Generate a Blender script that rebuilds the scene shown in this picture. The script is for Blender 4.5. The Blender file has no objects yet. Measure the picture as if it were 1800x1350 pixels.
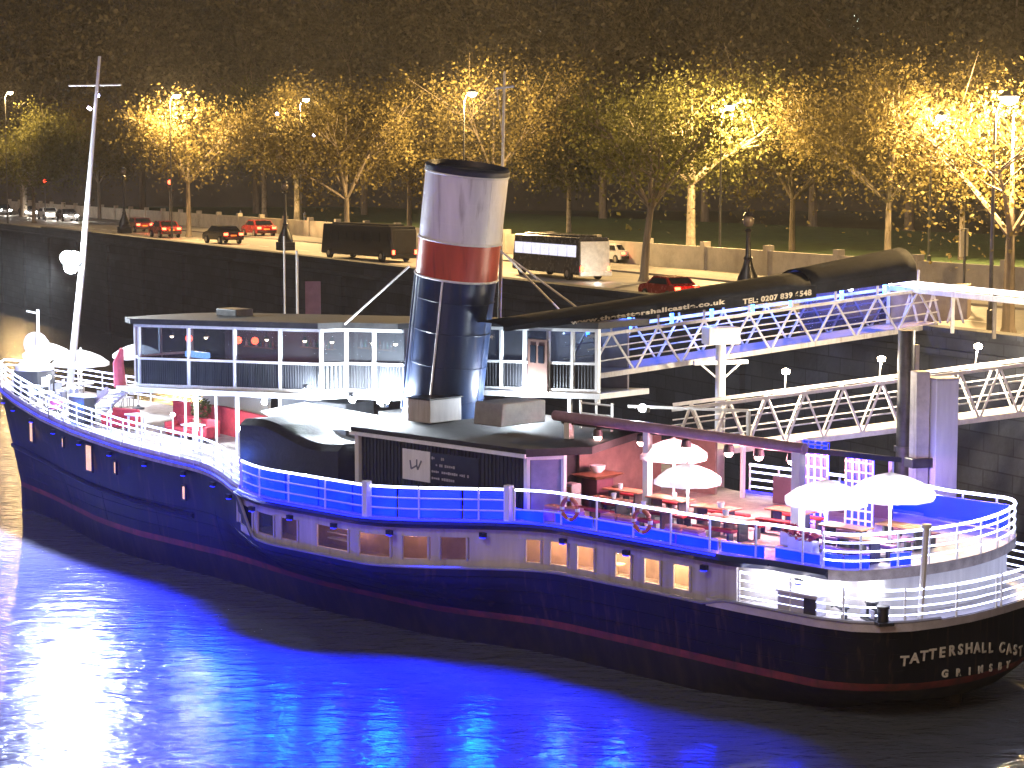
import bpy, math, random
import numpy as np
from mathutils import Vector, Matrix
random.seed(7); RNG = np.random.default_rng(7)
R = math.radians
C = bpy.context.scene.collection
S = bpy.context.scene

# ---------------------------------------------------------------- camera
F, HC, YH = 3600.0, 16.0, 300.0            # focal length in photo pixels (1800 wide), eye height above the river
PIT = math.atan((675 - YH) / F)
cam = bpy.data.objects.new('camera', bpy.data.cameras.new('camera')); C.objects.link(cam)
cam.data.sensor_width = 36; cam.data.lens = 36 * F / 1800
cam.data.clip_start = 0.5; cam.data.clip_end = 3000
cam.location = (0, 0, HC); cam.rotation_euler = (math.pi / 2 - PIT, 0, 0)
S.camera = cam
# ---------------------------------------------------------------- night sky, added bridge-side fill, exposure
W = bpy.data.worlds.new('World'); S.world = W; W.use_nodes = True
nt = W.node_tree; bg = nt.nodes['Background']
sky = nt.nodes.new('ShaderNodeTexSky'); sky.sky_type = 'NISHITA'; sky.sun_disc = False
sky.sun_elevation = R(12); sky.sun_rotation = R(200); sky.dust_density = 4
mx = nt.nodes.new('ShaderNodeMixRGB'); mx.blend_type = 'MULTIPLY'; mx.inputs[0].default_value = 1
mx.inputs[2].default_value = (1.0, 0.74, 0.6, 1)      # sodium glow of the city on the night sky
nt.links.new(sky.outputs[0], mx.inputs[1]); nt.links.new(mx.outputs[0], bg.inputs[0])
bg.inputs[1].default_value = 0.022
sun = bpy.data.objects.new('moon', bpy.data.lights.new('moon', 'SUN')); C.objects.link(sun)  # soft fill added in place of the bridge lights behind the camera
sun.data.energy = 0.5; sun.data.angle = R(20); sun.data.color = (1, .92, .88)
sun.rotation_euler = (R(52), 0, R(-28))
vs = S.view_settings
vs.view_transform = 'Standard'; vs.look = 'None'; vs.gamma = 1; vs.exposure = .36; vs.use_curve_mapping = False
S.render.engine = 'CYCLES'
S.cycles.use_denoising = True
S.cycles.max_bounces = 4; S.cycles.diffuse_bounces = 1; S.cycles.glossy_bounces = 2
S.cycles.use_adaptive_sampling = True; S.cycles.adaptive_threshold = .04; S.cycles.volume_bounces = 0; S.cycles.use_light_tree = True
S.cycles.transmission_bounces = 2; S.cycles.transparent_max_bounces = 6
S.cycles.sample_clamp_indirect = 6; S.cycles.sample_clamp_direct = 0
S.cycles.caustics_reflective = False; S.cycles.caustics_refractive = False

# ---------------------------------------------------------------- maths
_c, _s = math.cos(PIT), math.sin(PIT)
def ray(px, py):
    x = (px - 900) / F; y = -(py - 675) / F
    return np.array([x, _c + y * _s, -_s + y * _c])
def atz(px, py, z):                        # the point at height z seen at a photo pixel
    r = ray(px, py); t = (z - HC) / r[2]; return Vector(r * t) + Vector((0, 0, HC))
def atd(px, py, d):                        # the point at depth d seen at a photo pixel
    r = ray(px, py); t = d / r[1]; return Vector(r * t) + Vector((0, 0, HC))
def proj(p):
    x, y, z = p[0], p[1], p[2] - HC; zc = y * _c - z * _s; yc = y * _s + z * _c
    return 900 + F * x / zc, 675 - F * yc / zc
SO = Vector((4.05, 74.84, 0)); SA = R(135.23)
SM = Matrix.Translation(SO) @ Matrix.Rotation(SA, 4, 'Z')
def ship(u, y, z): return SM @ Vector((u, y, z))       # ship frame: u to the bow, y to the near side
def sstep(a, b, x):
    t = min(1, max(0, (x - a) / (b - a))); return t * t * (3 - 2 * t)

# ---------------------------------------------------------------- materials
MATS = {}
def grime(m, col=(.10, .055, .03), amt=.5, lo=.56, hi=.75, sc=1.3):
    """runs of rust and dirt: thin vertical streaks mixed over the paint"""
    t = m.node_tree; b = t.nodes['Principled BSDF']; tc = t.nodes.new('ShaderNodeTexCoord'); mp = t.nodes.new('ShaderNodeMapping'); mp.inputs['Scale'].default_value = (3, 3, .22)
    t.links.new(tc.outputs['Object'], mp.inputs[0]); n = t.nodes.new('ShaderNodeTexNoise'); n.inputs['Scale'].default_value = sc; n.inputs['Detail'].default_value = 7; t.links.new(mp.outputs[0], n.inputs['Vector'])
    mr = t.nodes.new('ShaderNodeMapRange'); mr.inputs[1].default_value = lo; mr.inputs[2].default_value = hi; mr.inputs[4].default_value = amt; t.links.new(n.outputs['Fac'], mr.inputs[0])
    mu = t.nodes.new('ShaderNodeMixRGB'); mu.inputs[2].default_value = (*col, 1); src = b.inputs['Base Color'].links[0].from_socket
    t.links.new(mr.outputs[0], mu.inputs[0]); t.links.new(src, mu.inputs[1]); t.links.new(mu.outputs[0], b.inputs['Base Color']); return m
def mat(name, col, rough=.5, metal=0, var=.12, scale=3., bump=0., emit=None, es=0., spec=.5, streak=False, bscale=None):
    if name in MATS: return MATS[name]
    m = bpy.data.materials.new(name); m.use_nodes = True; t = m.node_tree; b = t.nodes['Principled BSDF']
    b.inputs['Roughness'].default_value = rough; b.inputs['Metallic'].default_value = metal
    b.inputs['Specular IOR Level'].default_value = spec
    tc = t.nodes.new('ShaderNodeTexCoord'); mp = t.nodes.new('ShaderNodeMapping')
    t.links.new(tc.outputs['Object'], mp.inputs[0])
    if streak: mp.inputs['Scale'].default_value = (1, 1, .12)
    n = t.nodes.new('ShaderNodeTexNoise'); n.inputs['Scale'].default_value = scale; n.inputs['Detail'].default_value = 6
    n.inputs['Roughness'].default_value = .65
    t.links.new(mp.outputs[0], n.inputs['Vector'])
    cr = t.nodes.new('ShaderNodeValToRGB')
    cr.color_ramp.elements[0].position = .3; cr.color_ramp.elements[1].position = .72
    lo = [max(0, c * (1 - var * 1.6)) for c in col]; hi = [min(1, c * (1 + var)) for c in col]
    cr.color_ramp.elements[0].color = (*lo, 1); cr.color_ramp.elements[1].color = (*hi, 1)
    t.links.new(n.outputs['Fac'], cr.inputs[0]); t.links.new(cr.outputs[0], b.inputs['Base Color'])
    if var:
        mr = t.nodes.new('ShaderNodeMapRange'); mr.inputs[3].default_value = max(0.02, rough - .1); mr.inputs[4].default_value = min(1, rough + .12)
        t.links.new(n.outputs['Fac'], mr.inputs[0]); t.links.new(mr.outputs[0], b.inputs['Roughness'])
    if bump:
        n2 = t.nodes.new('ShaderNodeTexNoise'); n2.inputs['Scale'].default_value = bscale or scale * 4; n2.inputs['Detail'].default_value = 4
        t.links.new(mp.outputs[0], n2.inputs['Vector'])
        bp = t.nodes.new('ShaderNodeBump'); bp.inputs['Strength'].default_value = bump; bp.inputs['Distance'].default_value = .05
        t.links.new(n2.outputs['Fac'], bp.inputs['Height']); t.links.new(bp.outputs[0], b.inputs['Normal'])
    if emit:
        b.inputs['Emission Color'].default_value = (*emit, 1); b.inputs['Emission Strength'].default_value = es
        m.cycles.emission_sampling = 'NONE'      # seen and reflected; the lamp beside it does the lighting
    MATS[name] = m; return m
def glass(name, tint, alpha=.5, rough=.06):
    if name in MATS: return MATS[name]
    m = bpy.data.materials.new(name); m.use_nodes = True; t = m.node_tree; t.nodes.clear()
    o = t.nodes.new('ShaderNodeOutputMaterial'); mix = t.nodes.new('ShaderNodeMixShader')
    tr = t.nodes.new('ShaderNodeBsdfTransparent'); tr.inputs[0].default_value = (*tint, 1)
    g = t.nodes.new('ShaderNodeBsdfPrincipled'); g.inputs['Base Color'].default_value = (*[c * .1 for c in tint], 1); g.inputs['Roughness'].default_value = rough
    mix.inputs[0].default_value = 1 - alpha
    t.links.new(tr.outputs[0], mix.inputs[1]); t.links.new(g.outputs[0], mix.inputs[2]); t.links.new(mix.outputs[0], o.inputs[0])
    MATS[name] = m; return m

white = mat('white_paint', (.78, .78, .76), .4, var=.1, scale=2.5, streak=True)
cream = mat('cream_grey_paint', (.5, .48, .48), .5, var=.14, scale=2, streak=True)
black = mat('black_paint', (.018, .018, .021), .35, var=.3, scale=2)
roofm = mat('roof_felt', (.035, .034, .034), .75, var=.35, scale=1.2, bump=.3)
deckm = mat('deck_planking', (.40, .36, .34), .6, var=.25, scale=2.5, bump=.2)
darkpanel = mat('dark_panelling', (.035, .037, .043), .45, var=.3, scale=3, streak=True)
steel = mat('dark_steel', (.09, .09, .095), .45, metal=.4, var=.3, scale=2)
galv = grime(mat('white_steel', (.62, .58, .52), .45, var=.16, scale=2.2), (.22, .13, .07), .6, .55, .75, 2)
red = mat('red_paint', (.42, .045, .035), .45, var=.2, scale=3)
redf = mat('red_fabric', (.40, .03, .045), .8, var=.2, scale=5)
wood = mat('table_wood', (.36, .17, .09), .5, var=.25, scale=4, streak=False)
canvas = mat('white_canvas', (.80, .80, .78), .85, var=.06, scale=2)
_t = canvas.node_tree; _b = _t.nodes['Principled BSDF']; _x = _t.nodes.new('ShaderNodeMixShader'); _x.inputs[0].default_value = .5; _tr = _t.nodes.new('ShaderNodeBsdfTranslucent'); _tr.inputs[0].default_value = (.75, .75, .74, 1)
_t.links.new(_b.outputs[0], _x.inputs[1]); _t.links.new(_tr.outputs[0], _x.inputs[2]); _t.links.new(_x.outputs[0], [n for n in _t.nodes if n.type == 'OUTPUT_MATERIAL'][0].inputs[0])
brownm = mat('brown_wall', (.20, .13, .11), .6, var=.2, scale=2)
stone = mat('granite', (.042, .045, .052), .8, var=.3, scale=.5, bump=.5, bscale=3)
def granite_courses(m):
    t = m.node_tree; b = t.nodes['Principled BSDF']; g = t.nodes.new('ShaderNodeNewGeometry'); dt = t.nodes.new('ShaderNodeVectorMath'); dt.operation = 'DOT_PRODUCT'; dt.inputs[1].default_value = (-.4253, .9051, 0)
    sx = t.nodes.new('ShaderNodeSeparateXYZ'); cb = t.nodes.new('ShaderNodeCombineXYZ'); t.links.new(g.outputs['Position'], dt.inputs[0]); t.links.new(g.outputs['Position'], sx.inputs[0]); t.links.new(dt.outputs['Value'], cb.inputs[0]); t.links.new(sx.outputs[2], cb.inputs[1])
    br = t.nodes.new('ShaderNodeTexBrick'); br.inputs['Scale'].default_value = 1; br.inputs['Brick Width'].default_value = 1.9; br.inputs['Row Height'].default_value = .75; br.inputs['Mortar Size'].default_value = .03
    br.inputs['Color1'].default_value = (1, 1, 1, 1); br.inputs['Color2'].default_value = (.62, .6, .58, 1); br.inputs['Mortar'].default_value = (.3, .3, .3, 1); t.links.new(cb.outputs[0], br.inputs['Vector'])
    mu = t.nodes.new('ShaderNodeMixRGB'); mu.blend_type = 'MULTIPLY'; mu.inputs[0].default_value = 1; src = b.inputs['Base Color'].links[0].from_socket
    t.links.new(src, mu.inputs[1]); t.links.new(br.outputs['Color'], mu.inputs[2]); t.links.new(mu.outputs[0], b.inputs['Base Color'])
granite_courses(stone)
palestone = mat('pale_stone', (.42, .38, .32), .85, var=.2, scale=.6, bump=.4, bscale=4)
asphalt = mat('asphalt', (.18, .165, .15), .6, var=.25, scale=.4, bump=.3, bscale=12)
paving = mat('paving', (.22, .20, .18), .8, var=.2, scale=.7, bump=.3, bscale=6)
ground = mat('park_soil', (.05, .055, .035), .95, var=.4, scale=.3, bump=.5)
lawnm = mat('lawn', (.045, .085, .025), .95, var=.4, scale=.8, bump=.8, bscale=20)
bark = mat('bark', (.17, .14, .11), .9, var=.4, scale=2.5, bump=.9, bscale=8, streak=True)
barkpale = mat('pale_plane_bark', (.34, .29, .22), .9, var=.45, scale=2, bump=.6, bscale=6)
tyre = mat('tyre_rubber', (.02, .02, .02), .8)
chrome = mat('silver_metal', (.5, .5, .5), .3, metal=.8)
carglass = mat('car_glass', (.012, .014, .018), .08, var=0)
paneglass = glass('window_glass', (.95, .95, .95), .82)
darkglass = glass('dark_window_glass', (.8, .85, .92), .7)
tail = mat('tail_lamp', (.5, .02, .01), .3, var=0, emit=(1, .05, .02), es=16)
head = mat('head_lamp', (.9, .9, .9), .3, var=0, emit=(1, .95, .85), es=90)
bulbw = mat('cool_lamp', (1, 1, 1), .3, var=0, emit=(.85, .93, 1), es=130)
bulbs = mat('small_cool_lamp', (1, 1, 1), .3, var=0, emit=(.9, .95, 1), es=45)
bulby = mat('street_lamp_glow', (1, 1, 1), .3, var=0, emit=(1, .83, .56), es=60)
bulbp = mat('pink_lamp', (1, 1, 1), .3, var=0, emit=(1, .55, .5), es=26)
ledb = mat('blue_light_tube', (.1, .1, .3), .4, var=0, emit=(.004, .012, 1), es=3.2)
streakglow = mat('white_streak_glow', (.9, .9, .9), .4, var=0, emit=(.95, .9, 1), es=3.2)
railglow = mat('rail_glow', (.8, .8, .85), .4, var=0, emit=(.58, .64, 1), es=4.5)  # self-glow put into the rails for their glaring white
def glow_panel():  # self-glow stands in for blue light falling on the panels
    m = bpy.data.materials.new('blue_glow_panel'); m.use_nodes = True; t = m.node_tree; b = t.nodes['Principled BSDF']
    b.inputs['Base Color'].default_value = (.02, .03, .25, 1); b.inputs['Roughness'].default_value = .35
    n = t.nodes.new('ShaderNodeTexNoise'); n.inputs['Scale'].default_value = .9; n.inputs['Detail'].default_value = 3
    tc = t.nodes.new('ShaderNodeTexCoord'); t.links.new(tc.outputs['Object'], n.inputs['Vector'])
    mr = t.nodes.new('ShaderNodeMapRange'); mr.inputs[1].default_value = .3; mr.inputs[2].default_value = .7; mr.inputs[3].default_value = 5.; mr.inputs[4].default_value = 11.
    t.links.new(n.outputs['Fac'], mr.inputs[0]); t.links.new(mr.outputs[0], b.inputs['Emission Strength'])
    b.inputs['Emission Color'].default_value = (.0, .005, 1, 1); return m
bluepanel = glow_panel()

# ---------------------------------------------------------------- mesh helpers
class MB:
    def __init__(s): s.v = []; s.f = []
    def add(s, vs, fs):
        o = len(s.v); s.v += [tuple(v) for v in vs]; s.f += [tuple(i + o for i in f) for f in fs]; return s
    def hexa(s, p):                                    # bottom 4, top 4
        return s.add(p, [(3, 2, 1, 0), (4, 5, 6, 7), (0, 1, 5, 4), (1, 2, 6, 5), (2, 3, 7, 6), (3, 0, 4, 7)])
    def box(s, c, d, rz=0, tilt=None):
        h = [x / 2 for x in d]; ps = []
        m = Matrix.Rotation(rz, 3, 'Z') if tilt is None else tilt
        for z in (-1, 1):
            for x, y in ((-1, -1), (1, -1), (1, 1), (-1, 1)):
                ps.append(Vector(c) + m @ Vector((x * h[0], y * h[1], z * h[2])))
        return s.hexa(ps)
    def tube(s, pts, r, n=6, closed=False):
        pts = [Vector(p) for p in pts]; k = len(pts); rs = r if isinstance(r, (list, tuple)) else [r] * k
        rings = []; up0 = None
        for i, p in enumerate(pts):
            if closed: d = pts[(i + 1) % k] - pts[i - 1]
            else: d = pts[min(i + 1, k - 1)] - pts[max(i - 1, 0)]
            d.normalize(); ref = Vector((0, 0, 1)) if abs(d.z) < .95 else Vector((1, 0, 0))
            x = d.cross(ref).normalized(); y = x.cross(d).normalized()
            rings.append([p + (x * math.cos(2 * math.pi * j / n) + y * math.sin(2 * math.pi * j / n)) * rs[i] for j in range(n)])
        vs = [v for q in rings for v in q]; fs = []
        for i in range(k if closed else k - 1):
            a, b = i * n, ((i + 1) % k) * n
            for j in range(n): fs.append((a + j, a + (j + 1) % n, b + (j + 1) % n, b + j))
        if not closed: fs += [tuple(range(n))[::-1], tuple((k - 1) * n + j for j in range(n))]
        return s.add(vs, fs)
    def bar(s, a, b, w, h=None):                       # square bar between two points
        a, b = Vector(a), Vector(b); h = h or w; d = (b - a).normalized()
        ref = Vector((0, 0, 1)) if abs(d.z) < .95 else Vector((1, 0, 0))
        x = d.cross(ref).normalized() * w / 2; y = x.cross(d).normalized() * h / 2
        return s.hexa([a - x - y, a + x - y, a + x + y, a - x + y, b - x - y, b + x - y, b + x + y, b - x + y])
    def lathe(s, prof, n=16, c=(0, 0, 0), axis=None):
        m = axis if axis is not None else Matrix.Identity(3); vs = []; fs = []
        for r, z in prof:
            for j in range(n):
                a = 2 * math.pi * j / n; vs.append(Vector(c) + m @ Vector((r * math.cos(a), r * math.sin(a), z)))
        for i in range(len(prof) - 1):
            for j in range(n): fs.append((i * n + j, i * n + (j + 1) % n, (i + 1) * n + (j + 1) % n, (i + 1) * n + j))
        fs += [tuple(range(n))[::-1], tuple((len(prof) - 1) * n + j for j in range(n))]
        return s.add(vs, fs)
    def sphere(s, c, r, n=10, sz=1):
        k = n // 2
        return s.lathe([(max(1e-3, r * math.sin(math.pi * i / k)), -r * sz * math.cos(math.pi * i / k)) for i in range(k + 1)], n, c)
    def prism(s, poly, z0, z1):                        # poly: list of (x,y); z may be functions of (x,y)
        f0 = z0 if callable(z0) else (lambda x, y: z0); f1 = z1 if callable(z1) else (lambda x, y: z1)
        n = len(poly)
        vs = [(x, y, f0(x, y)) for x, y in poly] + [(x, y, f1(x, y)) for x, y in poly]
        fs = [tuple(range(n))[::-1], tuple(range(n, 2 * n))] + [(i, (i + 1) % n, n + (i + 1) % n, n + i) for i in range(n)]
        return s.add(vs, fs)
    def build(s, name, m, parent=None, smooth=False, bevel=0):
        me = bpy.data.meshes.new(name); me.from_pydata(s.v, [], s.f); me.update(); me.materials.append(m)
        if smooth:
            me.polygons.foreach_set('use_smooth', [True] * len(me.polygons)); 
            try: me.set_sharp_from_angle(angle=R(40))
            except Exception: pass
        o = bpy.data.objects.new(name, me); C.objects.link(o); o.parent = parent
        if bevel:
            b = o.modifiers.new('bevel', 'BEVEL'); b.width = bevel; b.segments = 2; b.limit_method = 'ANGLE'
        return o
def tag(o, label=None, cat=None, group=None, kind=None):
    if label: o['label'] = label
    if cat: o['category'] = cat
    if group: o['group'] = group
    if kind: o['kind'] = kind
    return o
def thing(name, label, cat, loc=(0, 0, 0), rz=0, group=None, kind=None):
    o = bpy.data.objects.new(name, None); C.objects.link(o); o.location = loc; o.rotation_euler = (0, 0, rz)
    o.empty_display_size = .2
    return tag(o, label, cat, group, kind)
def inst(o, loc=(0, 0, 0), rz=0, parent=None, scale=None):
    c = o.copy(); C.objects.link(c); c.location = loc; c.rotation_euler = (0, 0, rz)
    if parent is not None: c.parent = parent
    if scale: c.scale = scale
    return c
def copy_tree(o, parent=None):
    c = o.copy(); C.objects.link(c); c.parent = parent
    for ch in list(o.children): copy_tree(ch, c)
    return c
def lamp(name, loc, power, col, parent=None, kind='POINT', size=.15, spot=None, aim=None, spec=1.):
    l = bpy.data.lights.new(name, kind); l.energy = power; l.color = col; l.shadow_soft_size = size
    o = bpy.data.objects.new(name, l); C.objects.link(o); o.location = loc; o.parent = parent
    l.specular_factor = spec
    if kind == 'SPOT': l.spot_size = R(spot); l.spot_blend = .6
    if aim is not None:
        o.rotation_euler = Vector(aim).to_track_quat('-Z', 'Y').to_euler()
    return o

# ================================================================= SETTING
# ---- river
def water_material():
    m = bpy.data.materials.new('river_water'); m.use_nodes = True; t = m.node_tree; b = t.nodes['Principled BSDF']
    b.inputs['Base Color'].default_value = (.125, .13, .14, 1); b.inputs['Roughness'].default_value = .16; b.inputs['IOR'].default_value = 1.333
    tc = t.nodes.new('ShaderNodeTexCoord')
    def noise(sx, sy, sc, det, rot):
        mp = t.nodes.new('ShaderNodeMapping'); mp.inputs['Scale'].default_value = (sx, sy, 1); mp.inputs['Rotation'].default_value = (0, 0, rot)
        t.links.new(tc.outputs['Object'], mp.inputs[0])
        n = t.nodes.new('ShaderNodeTexNoise'); n.inputs['Scale'].default_value = sc; n.inputs['Detail'].default_value = det; n.inputs['Distortion'].default_value = .6
        t.links.new(mp.outputs[0], n.inputs['Vector']); return n
    a = noise(1, 2.2, .55, 4, .35); c = noise(1, 1.8, 2.6, 5, -.2)
    ad = t.nodes.new('ShaderNodeMath'); ad.operation = 'MULTIPLY_ADD'; ad.inputs[1].default_value = .3
    t.links.new(c.outputs['Fac'], ad.inputs[0]); t.links.new(a.outputs['Fac'], ad.inputs[2])
    bp = t.nodes.new('ShaderNodeBump'); bp.inputs['Strength'].default_value = 1; bp.inputs['Distance'].default_value = .095
    t.links.new(ad.outputs[0], bp.inputs['Height']); t.links.new(bp.outputs[0], b.inputs['Normal'])
    return m
WZ = -1.05
wm = MB(); wm.add([(-400, -10, WZ), (160, -10, WZ), (160, 700, WZ), (-400, 700, WZ)], [(0, 1, 2, 3)])
tag(wm.build('river', water_material()), kind='structure')

# ---- embankment: wall line Y = 125 - 2.13 X ; e runs upstream (left, far), m points inland
E = Vector((-.4253, .9051, 0)); Mn = Vector((.9051, .4253, 0)); WO = Vector((0, 125, 0))
ZR = 8.5; ZW = 9.4
EA = math.atan2(E.y, E.x)
EMB = Matrix.Translation(WO) @ Matrix.Rotation(EA, 4, 'Z')      # x along the wall (far), y = -inland
def emb(s, inland, z=ZR): return WO + E * s + Mn * inland + Vector((0, 0, z))
def strip(mb, s0, s1, i0, i1, z0, z1):
    ps = [emb(s0, i0, z0), emb(s0, i1, z0), emb(s1, i1, z0), emb(s1, i0, z0), emb(s0, i0, z1), emb(s0, i1, z1), emb(s1, i1, z1), emb(s1, i0, z1)]
    return mb.hexa(ps)
wall = thing('river_wall', 'dark granite river wall with parapet running behind the moored ship', 'wall', WO)
def wpart(name, m, s0, s1, i0, i1, z0, z1, par=wall):
    mb = MB(); strip(mb, s0, s1, i0, i1, z0, z1)
    mb.v = [tuple(Vector(v) - WO) for v in mb.v]; return mb.build(name, m, par)
wpart('wall_face', stone, -90, 420, 0, 1.2, -3, 8.2)
wpart('string_course', stone, -90, 420, -.18, 1.2, 8.2, 8.5)
wpart('parapet', stone, -90, 420, .15, .8, 8.5, 9.2)
_cs = MB().box((0, 0, 0), (2.96, .95, .2)); cop = None
for i in range(64):                                   # coping stones, the near ones one by one
    s = -60 + i * 3; p = emb(s + 1.5, .475, 9.3) - WO
    if cop is None: cop = _cs.build('coping_stone', stone, wall); cop.location = p; cop.rotation_euler = (0, 0, EA)
    else: inst(cop, p, EA, wall)
for i in range(26):                                   # pilasters on the wall face
    s = -55 + i * 14; mb = MB(); strip(mb, s, s + 1.4, -.3, 0, -3, 8.19); mb.v = [tuple(Vector(v) - WO) for v in mb.v]; mb.build('pilaster', stone, wall)
def sheet(name, m, i0, i1, z, s0=-120, s1=460):
    mb = MB(); mb.add([emb(s0, i0, z), emb(s0, i1, z), emb(s1, i1, z), emb(s1, i0, z)], [(0, 1, 2, 3)])
    return tag(mb.build(name, m), kind='structure')
sheet('ground', ground, .8, 330, ZR - .16)
mb = MB(); strip(mb, -120, 460, .81, 4.6, ZR - .3, ZR); tag(mb.build('riverside_pavement', paving), kind='structure')
mb = MB(); strip(mb, -120, 460, 4.6, 4.9, ZR - .3, ZR + .01); tag(mb.build('kerb', palestone), kind='structure')
sheet('road', asphalt, 4.9, 20, ZR - .12)
mb = MB(); strip(mb, -120, 460, 20, 25.5, ZR - .3, ZR + .01); tag(mb.build('garden_pavement', paving), kind='structure')
paint = mat('road_paint', (.7, .7, .66), .6, var=.2, scale=1)
mb = MB()
for i in range(60):
    s = -60 + i * 6; mb.add([emb(s, 12.3, ZR - .116), emb(s, 12.5, ZR - .116), emb(s + 3, 12.5, ZR - .116), emb(s + 3, 12.3, ZR - .116)], [(0, 1, 2, 3)])
tag(mb.build('lane_marking', paint), kind='structure')
gw = thing('garden_wall', 'low pale stone garden wall beyond the road', 'wall', emb(0, 27))
for i in range(40):
    s = -40 + i * 9; mb = MB(); strip(mb, s + .25, s + 8.75, 27, 27.4, ZR - .1, ZR + 1.7); mb.v = [tuple(Vector(v) - gw.location) for v in mb.v]; mb.build('panel', palestone, gw)
    mb = MB(); strip(mb, s - .3, s + .3, 26.9, 27.5, ZR - .1, ZR + 2.1); mb.v = [tuple(Vector(v) - gw.location) for v in mb.v]; mb.build('pier', palestone, gw)
mb = MB(); strip(mb, -60, 400, 30, 90, ZR - .3, ZR + .55); tag(mb.build('lawn', lawnm), kind='structure')

# ---- dark office building far behind the trees
bl = thing('office_building', 'dark stone office block with a few lit windows far behind the trees', 'building', emb(40, 150, ZR))
bstone = mat('dark_portland_stone', (.07, .062, .055), .85, var=.25, scale=.15, bump=.3)
bwin = mat('unlit_window', (.02, .02, .022), .15, var=0)
litw = mat('lit_window', (.6, .7, .7), .4, var=0, emit=(.75, 1, .92), es=2.4)
bl.rotation_euler = (0, 0, 0)
BY = 395.0
def bpart(name, m, x0, x1, z0, z1, y0=BY, y1=BY + 30, par=bl):
    mb = MB().hexa([(x0, y0, z0), (x1, y0, z0), (x1, y1, z0), (x0, y1, z0), (x0, y0, z1), (x1, y0, z1), (x1, y1, z1), (x0, y1, z1)])
    base = bl.location; mb.v = [tuple(Vector(v) - base) for v in mb.v]; return mb.build(name, m, par)
bpart('wall', bstone, -130, 130, ZR - .2, 58)
bpart('cornice', bstone, -131, 131, 46, 47.2, BY - 1.2, BY)
_w = None
for (px, py, lit) in [(1455, 47, 1), (1506, 40, 1), (1556, 42, 1), (1652, 45, 1), (1688, 55, 1)] + [(x, y, 0) for x in range(20, 1800, 60) for y in (45,) if not 1440 < x < 1700] + [(x, 118, 0) for x in range(20, 1800, 60)]:
    p = atd(px, py, BY - .15); w = 1.9 if px in (1506, 1556) else 1.3
    bpart('window', litw if lit else bwin, p.x - w / 2, p.x + w / 2, p.z - 1.6, p.z + 1.6, BY - .2, BY - .001)

# ---- trees
def leaf_material(name, col):
    m = bpy.data.materials.new(name); m.use_nodes = True; t = m.node_tree; t.nodes.clear()
    o = t.nodes.new('ShaderNodeOutputMaterial'); mix = t.nodes.new('ShaderNodeMixShader'); mix.inputs[0].default_value = .4
    d = t.nodes.new('ShaderNodeBsdfPrincipled'); d.inputs['Roughness'].default_value = .75; d.inputs['Specular IOR Level'].default_value = .25; tr = t.nodes.new('ShaderNodeBsdfTranslucent')
    g = t.nodes.new('ShaderNodeTexCoord'); n = t.nodes.new('ShaderNodeTexNoise'); n.inputs['Scale'].default_value = .9; n.inputs['Detail'].default_value = 5
    t.links.new(g.outputs['Object'], n.inputs['Vector'])
    cr = t.nodes.new('ShaderNodeValToRGB'); cr.color_ramp.elements[0].position = .3; cr.color_ramp.elements[1].position = .7
    cr.color_ramp.elements[0].color = (*[c * .45 for c in col], 1); cr.color_ramp.elements[1].color = (*[c * 1.25 for c in col], 1)
    t.links.new(n.outputs['Fac'], cr.inputs[0]); t.links.new(cr.outputs[0], d.inputs['Base Color']); t.links.new(cr.outputs[0], tr.inputs[0])
    t.links.new(d.outputs[0], mix.inputs[1]); t.links.new(tr.outputs[0], mix.inputs[2]); t.links.new(mix.outputs[0], o.inputs[0])
    return m
leafA = leaf_material('autumn_leaf', (.13, .105, .035)); leafB = leaf_material('green_leaf', (.105, .105, .03)); leafD = leaf_material('dark_leaf', (.12, .105, .07))
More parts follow.
